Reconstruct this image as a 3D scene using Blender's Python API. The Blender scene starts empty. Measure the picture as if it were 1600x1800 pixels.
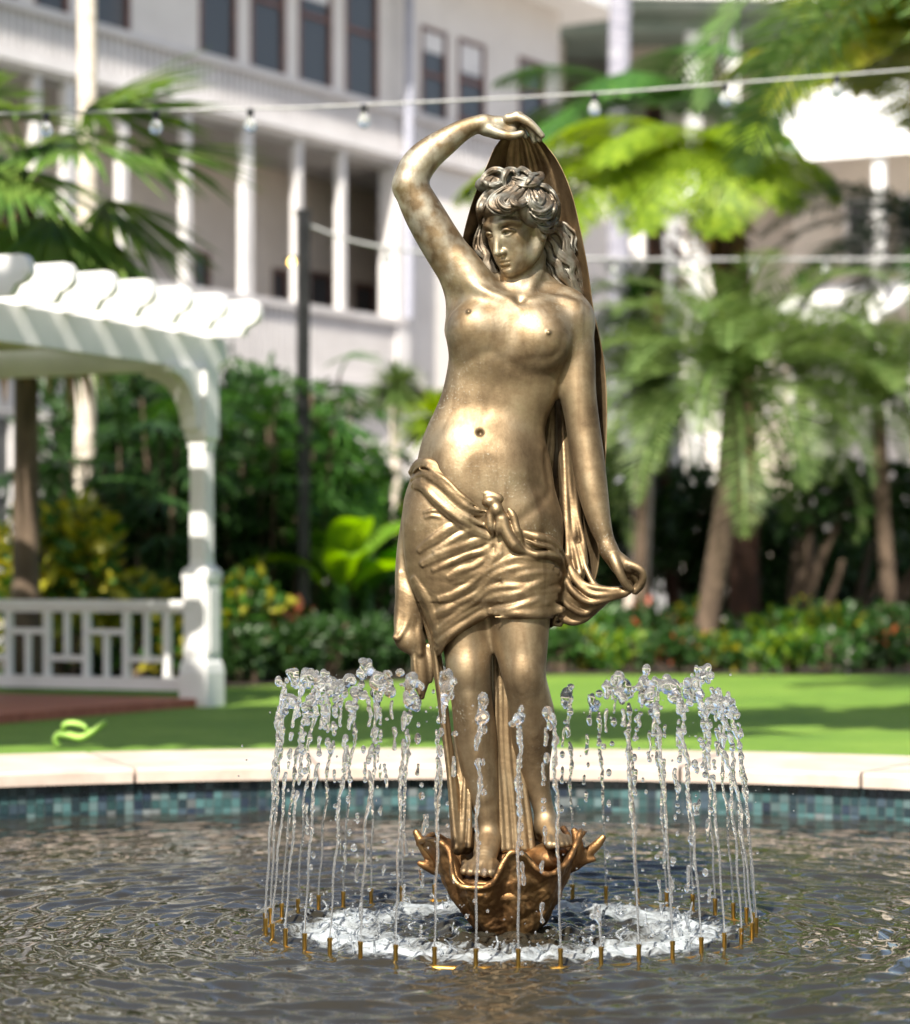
import bpy, bmesh, math, random
import numpy as np
from mathutils import Vector, Matrix, noise as mnoise

R = math.radians
SC = bpy.context.scene
COL = SC.collection
S = 0.0015                      # metres per photograph pixel at the statue
FPX, D0, HCAM, CX, HZ = 4393.0, 6.59, 0.92, 800.0, 1020.0
CAMX = -0.145                   # the camera stands a little left of the statue
GZ = 0.165                      # lawn level above the water


def at(px, py, d):
    """world point seen at photograph pixel (px, py) at d metres from the camera"""
    return Vector((CAMX + (px - CX) * d / FPX, d - D0, HCAM - (py - HZ) * d / FPX))


def pxm(d):
    return d / FPX


def gnd(px, d):
    v = at(px, 0, d)
    v.z = GZ
    return v


# ------------------------------------------------------------------ objects
def tag(o, label=None, cat=None, group=None, kind=None):
    if label: o['label'] = label
    if cat: o['category'] = cat
    if group: o['group'] = group
    if kind: o['kind'] = kind
    return o


def empty(name, loc=(0, 0, 0), rz=0.0):
    o = bpy.data.objects.new(name, None)
    o.empty_display_size = 0.1
    COL.objects.link(o)
    o.location = loc
    o.rotation_euler = (0, 0, rz)
    return o


def mesh_obj(name, verts, faces, mat=None, parent=None, smooth=False):
    me = bpy.data.meshes.new(name)
    if isinstance(verts, np.ndarray) and isinstance(faces, np.ndarray) and len(verts) and len(faces):
        n, k = faces.shape
        me.vertices.add(len(verts))
        me.vertices.foreach_set('co', verts.astype(np.float32).ravel())
        me.loops.add(n * k)
        me.loops.foreach_set('vertex_index', faces.astype(np.int32).ravel())
        me.polygons.add(n)
        me.polygons.foreach_set('loop_start', np.arange(0, n * k, k, dtype=np.int32))
        me.polygons.foreach_set('loop_total', np.full(n, k, dtype=np.int32))
        me.update(calc_edges=True)
        me.validate()
    else:
        me.from_pydata([tuple(v) for v in verts], [], [tuple(f) for f in faces])
        me.update()
    if smooth:
        me.shade_smooth()
    o = bpy.data.objects.new(name, me)
    COL.objects.link(o)
    if mat: me.materials.append(mat)
    if parent: o.parent = parent
    return o


class MB:
    """collects simple shapes and builds them as one mesh object"""
    def __init__(s):
        s.v, s.f = [], []

    def add(s, verts, faces):
        b = len(s.v)
        s.v += [tuple(v) for v in verts]
        s.f += [tuple(i + b for i in f) for f in faces]

    def box(s, c, h, rz=0.0, bev=0.0):
        cx, cy, cz = c
        hx, hy, hz = h
        ca, sa = math.cos(rz), math.sin(rz)
        if bev <= 0:
            pts = [(x, y, z) for z in (-hz, hz) for x, y in ((-hx, -hy), (hx, -hy), (hx, hy), (-hx, hy))]
            fs = [(3, 2, 1, 0), (4, 5, 6, 7), (0, 1, 5, 4), (1, 2, 6, 5), (2, 3, 7, 6), (3, 0, 4, 7)]
        else:
            b = min(bev, hx * .9, hy * .9, hz * .9)
            pts, fs = [], []
            for z, i in ((-hz, b), (-hz + b, 0), (hz - b, 0), (hz, b)):
                x, y = hx - i, hy - i
                pts += [(-x + b * .5, -y, z), (x - b * .5, -y, z), (x, -y + b * .5, z), (x, y - b * .5, z),
                        (x - b * .5, y, z), (-x + b * .5, y, z), (-x, y - b * .5, z), (-x, -y + b * .5, z)]
            fs.append(tuple(range(7, -1, -1)))
            for r in range(3):
                for k in range(8):
                    a, c2 = r * 8 + k, r * 8 + (k + 1) % 8
                    fs.append((a, c2, c2 + 8, a + 8))
            fs.append(tuple(range(24, 32)))
        s.add([(cx + x * ca - y * sa, cy + x * sa + y * ca, cz + z) for x, y, z in pts], fs)

    def beam(s, a, b, w, h, up=(0, 0, 1)):
        a, b = Vector(a), Vector(b)
        t = (b - a).normalized()
        sx = t.cross(Vector(up)).normalized()
        u = sx.cross(t).normalized()
        pts = []
        for p in (a, b):
            for i, j in ((-1, -1), (1, -1), (1, 1), (-1, 1)):
                pts.append(p + sx * (i * w / 2) + u * (j * h / 2))
        s.add(pts, [(0, 1, 2, 3), (7, 6, 5, 4), (0, 4, 5, 1), (1, 5, 6, 2), (2, 6, 7, 3), (3, 7, 4, 0)])

    def tube(s, pts, rad, n=8, cap=True):
        pts = [Vector(p) for p in pts]
        if not hasattr(rad, '__len__'): rad = [rad] * len(pts)
        rings = []
        prev = None
        for i, p in enumerate(pts):
            t = (pts[min(i + 1, len(pts) - 1)] - pts[max(i - 1, 0)])
            t = t.normalized() if t.length > 1e-9 else Vector((0, 0, 1))
            if prev is None:
                ref = Vector((0, 0, 1)) if abs(t.z) < .9 else Vector((1, 0, 0))
                sx = t.cross(ref).normalized()
            else:
                sx = (prev - t * prev.dot(t))
                sx = sx.normalized() if sx.length > 1e-6 else t.orthogonal().normalized()
            prev = sx
            u = t.cross(sx)
            rings.append([p + (sx * math.cos(2 * math.pi * k / n) + u * math.sin(2 * math.pi * k / n)) * rad[i] for k in range(n)])
        vs = [q for r in rings for q in r]
        fs = []
        for i in range(len(pts) - 1):
            for k in range(n):
                a, b = i * n + k, i * n + (k + 1) % n
                fs.append((a, b, b + n, a + n))
        if cap:
            fs.append(tuple(range(n - 1, -1, -1)))
            fs.append(tuple(range(len(vs) - n, len(vs))))
        s.add(vs, fs)

    def lathe(s, c, prof, n=20, square=False, rz=0.0):
        """prof: (radius, z) list about a vertical axis at c; square=True gives a square section"""
        vs, fs = [], []
        if square: n = 4
        for r, z in prof:
            for k in range(n):
                a = 2 * math.pi * k / n + rz + (math.pi / 4 if square else 0)
                rr = r * (math.sqrt(2) if square else 1)
                vs.append((c[0] + rr * math.cos(a), c[1] + rr * math.sin(a), c[2] + z))
        for i in range(len(prof) - 1):
            for k in range(n):
                a, b = i * n + k, i * n + (k + 1) % n
                fs.append((a, b, b + n, a + n))
        fs.append(tuple(range(n - 1, -1, -1)))
        fs.append(tuple(range(len(vs) - n, len(vs))))
        s.add(vs, fs)

    def prism(s, outline, o, ax, ay, az, depth):
        """2-D outline extruded: point = o + u*ax + v*ay, thickness depth along az"""
        o, ax, ay, az = Vector(o), Vector(ax), Vector(ay), Vector(az)
        n = len(outline)
        vs = [o + ax * u + ay * v for u, v in outline] + [o + ax * u + ay * v + az * depth for u, v in outline]
        fs = [tuple(range(n - 1, -1, -1)), tuple(range(n, 2 * n))]
        fs += [(k, (k + 1) % n, (k + 1) % n + n, k + n) for k in range(n)]
        s.add(vs, fs)

    def build(s, name, mat, parent=None, smooth=False, weld=False):
        o = mesh_obj(name, s.v, s.f, mat, parent, smooth)
        bm = bmesh.new()
        bm.from_mesh(o.data)
        bmesh.ops.recalc_face_normals(bm, faces=bm.faces)
        bm.to_mesh(o.data)
        bm.free()
        if smooth == 'auto':
            o.data.shade_smooth()
            try: o.data.set_sharp_from_angle(angle=R(35))
            except Exception: pass
        return o


# ---------------------------------------------------------------- materials
def new_mat(name):
    m = bpy.data.materials.new(name)
    m.use_nodes = True
    nt = m.node_tree
    b = nt.nodes['Principled BSDF']
    return m, nt, b


def node(nt, t, **kw):
    n = nt.nodes.new(t)
    for k, v in kw.items():
        if k in n.inputs.keys() if isinstance(k, str) else False:
            n.inputs[k].default_value = v
        else:
            setattr(n, k, v)
    return n


def noise_col(nt, scale, cols, detail=5.0, rough=.6, coord='Object', stretch=None, pos=None, dist=0.0):
    """colour ramp over a noise field"""
    tc = nt.nodes.new('ShaderNodeTexCoord')
    src = tc.outputs[coord]
    if stretch:
        mp = nt.nodes.new('ShaderNodeMapping')
        mp.inputs['Scale'].default_value = stretch
        nt.links.new(src, mp.inputs['Vector'])
        src = mp.outputs['Vector']
    nz = nt.nodes.new('ShaderNodeTexNoise')
    nz.inputs['Scale'].default_value = scale
    nz.inputs['Detail'].default_value = detail
    nz.inputs['Roughness'].default_value = rough
    nz.inputs['Distortion'].default_value = dist
    nt.links.new(src, nz.inputs['Vector'])
    cr = nt.nodes.new('ShaderNodeValToRGB')
    e = cr.color_ramp.elements
    pos = pos or [0.3 + 0.4 * i / max(1, len(cols) - 1) for i in range(len(cols))]
    while len(e) < len(cols): e.new(.5)
    for i, c in enumerate(cols):
        e[i].position = pos[i]
        e[i].color = (*c, 1)
    nt.links.new(nz.outputs['Fac'], cr.inputs['Fac'])
    return cr.outputs['Color'], nz.outputs['Fac'], src


def bump(nt, b, fac, strength, dist):
    bp = nt.nodes.new('ShaderNodeBump')
    bp.inputs['Strength'].default_value = strength
    bp.inputs['Distance'].default_value = dist
    nt.links.new(fac, bp.inputs['Height'])
    nt.links.new(bp.outputs['Normal'], b.inputs['Normal'])
    return bp


def simple(name, cols, scale=6.0, rough=.6, metallic=0.0, bmp=0.0, bdist=.005, stretch=None, spec=.5, coord='Object'):
    m, nt, b = new_mat(name)
    c, f, _ = noise_col(nt, scale, cols, stretch=stretch, coord=coord)
    nt.links.new(c, b.inputs['Base Color'])
    b.inputs['Roughness'].default_value = rough
    b.inputs['Metallic'].default_value = metallic
    b.inputs['Specular IOR Level'].default_value = spec
    if bmp: bump(nt, b, f, bmp, bdist)
    return m


def leaf_mat(name, c1, c2, trans=.35, rough=.45, scale=3.0, c3=None):
    """two-sided leaf: reflects and lets some light through; colour varies between leaves (Random) and along them"""
    m, nt, b = new_mat(name)
    c, f, _ = noise_col(nt, scale, [c1, c2] + ([c3] if c3 else []), detail=3)
    nt.links.new(c, b.inputs['Base Color'])
    b.inputs['Roughness'].default_value = rough
    b.inputs['Specular IOR Level'].default_value = .4
    tr = nt.nodes.new('ShaderNodeBsdfTranslucent')
    hs = nt.nodes.new('ShaderNodeHueSaturation')
    hs.inputs['Hue'].default_value = .485
    hs.inputs['Saturation'].default_value = 1.1
    hs.inputs['Value'].default_value = 1.5
    nt.links.new(c, hs.inputs['Color'])
    nt.links.new(hs.outputs['Color'], tr.inputs['Color'])
    mx = nt.nodes.new('ShaderNodeMixShader')
    mx.inputs['Fac'].default_value = trans
    nt.links.new(b.outputs[0], mx.inputs[1])
    nt.links.new(tr.outputs[0], mx.inputs[2])
    nt.links.new(mx.outputs[0], nt.nodes['Material Output'].inputs['Surface'])
    return m


# ------------------------------------------------- implicit-surface sculpting
# Works in photograph pixels: x = px - 897, z = 1635 - py, y = depth (away from the camera).
def axis(lo, hi, step, fine=None, fstep=None):
    """1-D sample positions, finer inside the interval fine"""
    if not fine: return np.arange(lo, hi + step, step, dtype=np.float32)
    a = np.arange(lo, fine[0], step)
    b = np.arange(fine[0], fine[1], fstep)
    c = np.arange(fine[1], hi + step, step)
    return np.concatenate([a, b, c]).astype(np.float32)


def smin(a, b, k):
    if k <= 0: return np.minimum(a, b)
    h = np.maximum(k - np.abs(a - b), 0) / k
    return np.minimum(a, b) - h * h * (k * .25)


def catmull(pts, n):
    P = np.asarray(pts, dtype=np.float64)
    if len(P) < 3: return np.array([P[0] + (P[1] - P[0]) * t for t in np.linspace(0, 1, n + 1)])
    Q = np.vstack([2 * P[0] - P[1], P, 2 * P[-1] - P[-2]])
    out = []
    for i in range(1, len(Q) - 2):
        p0, p1, p2, p3 = Q[i - 1:i + 3]
        for j in range(n):
            t = j / n
            out.append(.5 * ((2 * p1) + (-p0 + p2) * t + (2 * p0 - 5 * p1 + 4 * p2 - p3) * t * t + (-p0 + 3 * p1 - 3 * p2 + p3) * t ** 3))
    out.append(P[-1])
    return np.array(out)


def relax(W, Q, wt=None):
    n = len(W)
    i = Q.ravel()
    a, b = np.roll(Q, -1, 1).ravel(), np.roll(Q, 1, 1).ravel()
    cnt = np.maximum(np.bincount(i, minlength=n) * 2, 1)
    A = np.column_stack([np.bincount(i, weights=W[a, c] + W[b, c], minlength=n) / cnt for c in range(3)])
    w = .5 if wt is None else (.5 * wt)[:, None]
    return W + (A - W) * w


class Vol:
    def __init__(s, ax, ay, az):
        s.ax, s.ay, s.az = ax, ay, az
        s.F = np.full((len(ax), len(ay), len(az)), 50., dtype=np.float32)

    def box(s, lo, hi):
        sl, g = [], []
        for a, l, h, i in zip((s.ax, s.ay, s.az), lo, hi, range(3)):
            i0, i1 = int(np.searchsorted(a, l)), int(np.searchsorted(a, h))
            sl.append(slice(i0, max(i1, i0)))
            sh = [1, 1, 1]; sh[i] = -1
            g.append(a[i0:max(i1, i0)].reshape(sh))
        return tuple(sl), g

    def put(s, lo, hi, fn, k=0, op='add'):
        sl, (X, Y, Z) = s.box(lo, hi)
        if any(q.stop <= q.start for q in sl): return
        d = fn(X, Y, Z).astype(np.float32)
        s.mix(sl, d, k, op)

    def mix(s, sl, d, k, op):
        if op == 'add': s.F[sl] = smin(s.F[sl], d, k)
        elif op == 'sub': s.F[sl] = -smin(-s.F[sl], d, k)
        elif op == 'cut': s.F[sl] = -smin(-s.F[sl], -d, k)

    def ell(s, c, r, k=10, op='add', M=None):
        """ellipsoid in world px axes (x, y, z) or in the axes of the 3x3 matrix M (rows = local axes)"""
        c = np.asarray(c, float); r = np.asarray(r, float)
        m = max(r) + k + 6
        def fn(X, Y, Z):
            p = [X - c[0], Y - c[1], Z - c[2]]
            if M is not None: p = [M[i][0] * p[0] + M[i][1] * p[1] + M[i][2] * p[2] for i in range(3)]
            k0 = np.sqrt(sum((p[i] / r[i]) ** 2 for i in range(3)))
            k1 = np.sqrt(sum((p[i] / r[i] ** 2) ** 2 for i in range(3))) + 1e-6
            return k0 * (k0 - 1) / k1
        s.put(c - m, c + m, fn, k, op)

    def chain(s, P, k=6, n=4, op='add', q=1.0, raw=False):
        """tapered tube through P = rows (x, y, z, r); q stretches the section in depth"""
        C = np.asarray(P, float) if raw else catmull(P, n)
        m = float(C[:, 3].max()) * max(1, q) + k + 6
        lo, hi = C[:, :3].min(0) - m, C[:, :3].max(0) + m
        sl, (X, Y, Z) = s.box(lo, hi)
        if any(t.stop <= t.start for t in sl): return
        Dd = np.full(tuple(t.stop - t.start for t in sl), 50., dtype=np.float32)
        o = [t.start for t in sl]
        for a, b in zip(C[:-1], C[1:]):
            mm = max(a[3], b[3]) * max(1, q) + k + 6
            l2, h2 = np.minimum(a[:3], b[:3]) - mm, np.maximum(a[:3], b[:3]) + mm
            s2, (x, y, z) = s.box(l2, h2)
            if any(t.stop <= t.start for t in s2): continue
            loc = tuple(slice(t.start - oo, t.stop - oo) for t, oo in zip(s2, o))
            ab = b[:3] - a[:3]
            w = np.array([1, 1 / q, 1])
            abw = ab * w
            L = float((abw ** 2).sum()) + 1e-9
            px, py, pz = x - a[0], (y - a[1]) / q, z - a[2]
            t = np.clip((px * abw[0] + py * abw[1] + pz * abw[2]) / L, 0, 1)
            d = np.sqrt((px - t * abw[0]) ** 2 + (py - t * abw[1]) ** 2 + (pz - t * abw[2]) ** 2) - (a[3] + t * (b[3] - a[3]))
            Dd[loc] = np.minimum(Dd[loc], d.astype(np.float32))
        s.mix(sl, Dd, k, op)

    def loft(s, rows, p=2.3, k=20, op='add', grow=0.0, win=13):
        """rows (py, xl, xr, yfront, yback): stacked super-ellipses"""
        T = np.asarray(rows, float)
        zz = 1635 - T[:, 0]
        o = np.argsort(zz)
        zs = np.arange(zz.min(), zz.max() + 1, 1.0)
        cols = []
        for c in range(1, 5):
            v = np.interp(zs, zz[o], T[o, c])
            for _ in range(3):
                pad = np.pad(v, win, mode='reflect', reflect_type='odd')
                v = np.convolve(pad, np.ones(2 * win + 1) / (2 * win + 1), mode='valid')
            cols.append(v)
        m = k + 8 + grow
        lo = (cols[0].min() - 897 - m, cols[2].min() - m, zs[0])
        hi = (cols[1].max() - 897 + m, cols[3].max() + m, zs[-1])
        def fn(X, Y, Z):
            zr = Z.ravel()
            xl, xr, yf, yb = [np.interp(zr, zs, v).reshape(1, 1, -1) for v in cols]
            cx, w = (xl + xr) / 2 - 897, (xr - xl) / 2 + grow
            cy = (yf + yb) / 2
            d = (yb - yf) / 2 + grow
            e = (np.abs((X - cx) / w) ** p + np.abs((Y - cy) / d) ** p) ** (1 / p)
            return (e - 1) * np.minimum(w, d) * .95
        s.put(lo, hi, fn, k, op)

    def front(s, px, py, default=0.0):
        """depth of the first surface met at photograph pixel (px, py)"""
        i = int(np.clip(np.searchsorted(s.ax, px - 897), 0, len(s.ax) - 1))
        j = int(np.clip(np.searchsorted(s.az, 1635 - py), 0, len(s.az) - 1))
        col = s.F[i, :, j]
        w = np.nonzero(col < 0)[0]
        if not len(w): return None
        a = w[0]
        if a == 0: return float(s.ay[0])
        f0, f1 = col[a - 1], col[a]
        return float(s.ay[a - 1] + (s.ay[a] - s.ay[a - 1]) * f0 / (f0 - f1))

    def stroke(s, pts, r=5.0, k=7.0, dy=0.0, op='add', ref=None, n=5, taper=True, sm=3):
        """tube laid on the surface along photograph points (px, py[, r])"""
        rr = [p[2] if len(p) > 2 else r for p in pts]
        C = catmull([(p[0], p[1], q) for p, q in zip(pts, rr)], n)
        ys = [(ref or s).front(c[0], c[1]) for c in C]
        good = [y for y in ys if y is not None]
        if not good: return
        idx = [i for i, y in enumerate(ys) if y is not None]
        ys = np.interp(np.arange(len(ys)), idx, good)
        for _ in range(sm): ys = np.convolve(np.pad(ys, 1, mode='edge'), [.25, .5, .25], mode='valid')
        u = np.linspace(0, 1, len(C))
        tp = np.minimum(1, .3 + 2.4 * np.minimum(u, 1 - u)) if taper else np.ones(len(C))
        P = np.column_stack([C[:, 0] - 897, ys + dy + (1 - tp) * C[:, 2] * (0 if op == 'sub' else .9), 1635 - C[:, 1], C[:, 2] * tp])
        s.chain(P, k=k, op=op, raw=True)

    def mesh(s, name, mat, parent=None, smooth_it=1, to_world=None, extra=None):
        F = s.F
        n = F < 0
        c = n[:-1, :-1, :-1].astype(np.uint8)
        for dx, dy, dz in ((1, 0, 0), (0, 1, 0), (0, 0, 1), (1, 1, 0), (1, 0, 1), (0, 1, 1), (1, 1, 1)):
            c = c + n[dx:n.shape[0] - 1 + dx, dy:n.shape[1] - 1 + dy, dz:n.shape[2] - 1 + dz]
        I = np.argwhere((c > 0) & (c < 8))
        del c
        idm = np.full(tuple(q - 1 for q in F.shape), -1, dtype=np.int32)
        idm[I[:, 0], I[:, 1], I[:, 2]] = np.arange(len(I))
        corners = [(a, b, d) for a in (0, 1) for b in (0, 1) for d in (0, 1)]
        V = {cn: F[I[:, 0] + cn[0], I[:, 1] + cn[1], I[:, 2] + cn[2]] for cn in corners}
        acc = np.zeros((len(I), 3)); cnt = np.zeros(len(I))
        for a in corners:
            for ax in range(3):
                if a[ax]: continue
                b = tuple(1 if i == ax else a[i] for i in range(3))
                fa, fb = V[a], V[b]
                m = (fa < 0) != (fb < 0)
                t = np.where(m, fa / np.where(m, fa - fb, 1), 0)
                p = np.tile(np.array(a, float), (len(I), 1)); p[:, ax] = t
                acc[m] += p[m]; cnt[m] += 1
        loc = acc / np.maximum(cnt, 1)[:, None]
        W = np.empty((len(I), 3))
        for ax, arr in enumerate((s.ax, s.ay, s.az)):
            i = I[:, ax]
            W[:, ax] = arr[i] + (arr[i + 1] - arr[i]) * loc[:, ax]
        faces = []
        for ax in range(3):
            sl0 = [slice(1, -1)] * 3; sl1 = [slice(1, -1)] * 3
            sl0[ax] = slice(0, -1); sl1[ax] = slice(1, None)
            a, b = n[tuple(sl0)], n[tuple(sl1)]
            E = np.argwhere(a != b)
            if not len(E): continue
            off = np.ones(3, int); off[ax] = 0
            E = E + off
            u, v = [(1, 2), (2, 0), (0, 1)][ax]
            def cell(du, dv):
                q = E.copy(); q[:, u] -= du; q[:, v] -= dv
                return idm[q[:, 0], q[:, 1], q[:, 2]]
            Q = np.column_stack([cell(1, 1), cell(0, 1), cell(0, 0), cell(1, 0)])
            inside = n[E[:, 0], E[:, 1], E[:, 2]]
            Q[~inside] = Q[~inside][:, ::-1]
            faces.append(Q)
        Q = np.vstack(faces)
        Q = Q[(Q >= 0).all(1)]
        for _ in range(smooth_it):
            W = relax(W, Q)
        if extra is not None:
            w_ = extra[1](W)
            for _ in range(extra[0]): W = relax(W, Q, w_)
        # keep the largest body, drop crumbs
        W *= S
        if to_world is not None: W = to_world(W)
        return mesh_obj(name, W, Q, mat, parent, smooth=True)


def pt(px, py, y, r):
    return (px - 897, y, 1635 - py, r)


def pts(*rows):
    return [pt(*r) for r in rows]
# ==================================================================== STATUE
def bronze_mat(name, lo, mid, hi, patina, rough=(.46, .64), pat_amt=.75, bstr=.2, dark=(.035, .022, .012), zpat=.0, crease=None):
    m, nt, b = new_mat(name)
    L = nt.links
    col, fac, src = noise_col(nt, 9.0, [lo, mid, hi], detail=8, rough=.62, pos=[.28, .5, .72])
    # fine speckle of lighter pitting
    n2 = nt.nodes.new('ShaderNodeTexNoise'); n2.inputs['Scale'].default_value = 160; n2.inputs['Detail'].default_value = 4
    L.new(src, n2.inputs['Vector'])
    r2 = nt.nodes.new('ShaderNodeMapRange'); r2.inputs['From Min'].default_value = .58; r2.inputs['From Max'].default_value = .75
    L.new(n2.outputs['Fac'], r2.inputs['Value'])
    n3 = nt.nodes.new('ShaderNodeTexNoise'); n3.inputs['Scale'].default_value = 5.5; n3.inputs['Detail'].default_value = 3
    L.new(src, n3.inputs['Vector'])
    r3 = nt.nodes.new('ShaderNodeMapRange'); r3.inputs['From Min'].default_value = .5; r3.inputs['From Max'].default_value = .72
    L.new(n3.outputs['Fac'], r3.inputs['Value'])
    mu = nt.nodes.new('ShaderNodeMath'); mu.operation = 'MULTIPLY'
    L.new(r2.outputs[0], mu.inputs[0]); L.new(r3.outputs[0], mu.inputs[1])
    mx = nt.nodes.new('ShaderNodeMix'); mx.data_type = 'RGBA'
    mx.inputs['B'].default_value = (*patina, 1)
    sc = nt.nodes.new('ShaderNodeMath'); sc.operation = 'MULTIPLY'; sc.inputs[1].default_value = pat_amt
    L.new(mu.outputs[0], sc.inputs[0])
    # verdigris bloom, heavier towards the top of the figure
    sx = nt.nodes.new('ShaderNodeSeparateXYZ'); L.new(src, sx.inputs[0])
    zr = nt.nodes.new('ShaderNodeMapRange'); zr.inputs['From Min'].default_value = 1.45; zr.inputs['From Max'].default_value = 2.0; zr.inputs['To Max'].default_value = zpat
    L.new(sx.outputs['Z'], zr.inputs['Value'])
    n4 = nt.nodes.new('ShaderNodeTexNoise'); n4.inputs['Scale'].default_value = 22; n4.inputs['Detail'].default_value = 6
    L.new(src, n4.inputs['Vector'])
    r4 = nt.nodes.new('ShaderNodeMapRange'); r4.inputs['From Min'].default_value = .42; r4.inputs['From Max'].default_value = .62
    L.new(n4.outputs['Fac'], r4.inputs['Value'])
    zm = nt.nodes.new('ShaderNodeMath'); zm.operation = 'MULTIPLY'; L.new(zr.outputs[0], zm.inputs[0]); L.new(r4.outputs[0], zm.inputs[1])
    za = nt.nodes.new('ShaderNodeMath'); za.operation = 'ADD'; za.use_clamp = True; L.new(sc.outputs[0], za.inputs[0]); L.new(zm.outputs[0], za.inputs[1])
    sc = za
    L.new(sc.outputs[0], mx.inputs['Factor']); L.new(col, mx.inputs['A'])
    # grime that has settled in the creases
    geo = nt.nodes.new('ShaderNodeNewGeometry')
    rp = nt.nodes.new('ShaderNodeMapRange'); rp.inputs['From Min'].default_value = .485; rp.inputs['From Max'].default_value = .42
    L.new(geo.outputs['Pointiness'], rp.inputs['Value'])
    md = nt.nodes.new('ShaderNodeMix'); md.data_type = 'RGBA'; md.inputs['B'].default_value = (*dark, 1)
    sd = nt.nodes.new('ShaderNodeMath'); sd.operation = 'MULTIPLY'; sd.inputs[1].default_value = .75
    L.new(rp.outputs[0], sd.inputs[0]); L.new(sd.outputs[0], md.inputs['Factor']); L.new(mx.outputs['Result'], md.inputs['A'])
    # dark runs left by rain and fountain water
    mp = nt.nodes.new('ShaderNodeMapping'); mp.inputs['Scale'].default_value = (1, 1, .16)
    L.new(src, mp.inputs['Vector'])
    n5 = nt.nodes.new('ShaderNodeTexNoise'); n5.inputs['Scale'].default_value = 26; n5.inputs['Detail'].default_value = 6; n5.inputs['Distortion'].default_value = .8
    L.new(mp.outputs['Vector'], n5.inputs['Vector'])
    r5 = nt.nodes.new('ShaderNodeMapRange'); r5.inputs['From Min'].default_value = .50; r5.inputs['From Max'].default_value = .70; r5.inputs['To Max'].default_value = .42
    L.new(n5.outputs['Fac'], r5.inputs['Value'])
    mr_ = nt.nodes.new('ShaderNodeMix'); mr_.data_type = 'RGBA'; mr_.inputs['B'].default_value = (dark[0] * 2.4, dark[1] * 2.3, dark[2] * 2.2, 1)
    L.new(r5.outputs[0], mr_.inputs['Factor']); L.new(md.outputs['Result'], mr_.inputs['A'])
    L.new(mr_.outputs['Result'], b.inputs['Base Color'])
    rr = nt.nodes.new('ShaderNodeMapRange')
    rr.inputs['From Min'].default_value = .3; rr.inputs['From Max'].default_value = .7
    rr.inputs['To Min'].default_value = rough[1]; rr.inputs['To Max'].default_value = rough[0]
    L.new(fac, rr.inputs['Value'])
    ra = nt.nodes.new('ShaderNodeMath'); ra.operation = 'ADD'
    s3 = nt.nodes.new('ShaderNodeMath'); s3.operation = 'MULTIPLY'; s3.inputs[1].default_value = .25
    L.new(mu.outputs[0], s3.inputs[0]); L.new(rr.outputs[0], ra.inputs[0]); L.new(s3.outputs[0], ra.inputs[1])
    L.new(ra.outputs[0], b.inputs['Roughness'])
    mt = nt.nodes.new('ShaderNodeMapRange'); mt.inputs['To Min'].default_value = .92; mt.inputs['To Max'].default_value = .45
    L.new(sc.outputs[0], mt.inputs['Value'])
    L.new(mt.outputs[0], b.inputs['Metallic'])
    ad = nt.nodes.new('ShaderNodeMath'); ad.operation = 'MULTIPLY_ADD'; ad.inputs[1].default_value = .5
    L.new(n2.outputs['Fac'], ad.inputs[0]); L.new(fac, ad.inputs[2])
    b1 = bump(nt, b, ad.outputs[0], bstr, .004)
    if crease:                                         # fine creases running along the cloth
        rot, along, across, cs = crease
        m1 = nt.nodes.new('ShaderNodeMapping'); m1.inputs['Rotation'].default_value = (0, rot, 0)
        L.new(src, m1.inputs['Vector'])
        m2 = nt.nodes.new('ShaderNodeMapping'); m2.inputs['Scale'].default_value = (along, across * .6, across)
        L.new(m1.outputs['Vector'], m2.inputs['Vector'])
        n6 = nt.nodes.new('ShaderNodeTexNoise'); n6.inputs['Scale'].default_value = 1; n6.inputs['Detail'].default_value = 3; n6.inputs['Distortion'].default_value = .5
        L.new(m2.outputs['Vector'], n6.inputs['Vector'])
        b2 = nt.nodes.new('ShaderNodeBump'); b2.inputs['Strength'].default_value = cs; b2.inputs['Distance'].default_value = .012
        L.new(n6.outputs['Fac'], b2.inputs['Height']); L.new(b1.outputs['Normal'], b2.inputs['Normal'])
        L.new(b2.outputs['Normal'], b.inputs['Normal'])
    return m


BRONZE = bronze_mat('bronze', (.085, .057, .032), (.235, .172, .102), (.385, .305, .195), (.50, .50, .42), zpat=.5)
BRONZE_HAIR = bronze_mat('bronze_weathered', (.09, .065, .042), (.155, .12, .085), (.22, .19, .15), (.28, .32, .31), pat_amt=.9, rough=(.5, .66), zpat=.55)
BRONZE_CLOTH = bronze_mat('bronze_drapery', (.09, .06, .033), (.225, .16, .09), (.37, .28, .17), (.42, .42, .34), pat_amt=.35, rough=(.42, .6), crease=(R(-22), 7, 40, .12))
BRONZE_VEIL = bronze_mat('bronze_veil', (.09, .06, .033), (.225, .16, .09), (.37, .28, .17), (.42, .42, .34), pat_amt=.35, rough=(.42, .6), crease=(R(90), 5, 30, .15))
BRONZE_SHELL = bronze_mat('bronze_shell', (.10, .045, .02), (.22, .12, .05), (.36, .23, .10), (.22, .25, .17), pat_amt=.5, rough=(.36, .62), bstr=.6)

AX = axis(-215, 240, 1.4)
AY = axis(-128, 122, 1.5)
AZ = axis(80, 1442, 1.35)

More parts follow.
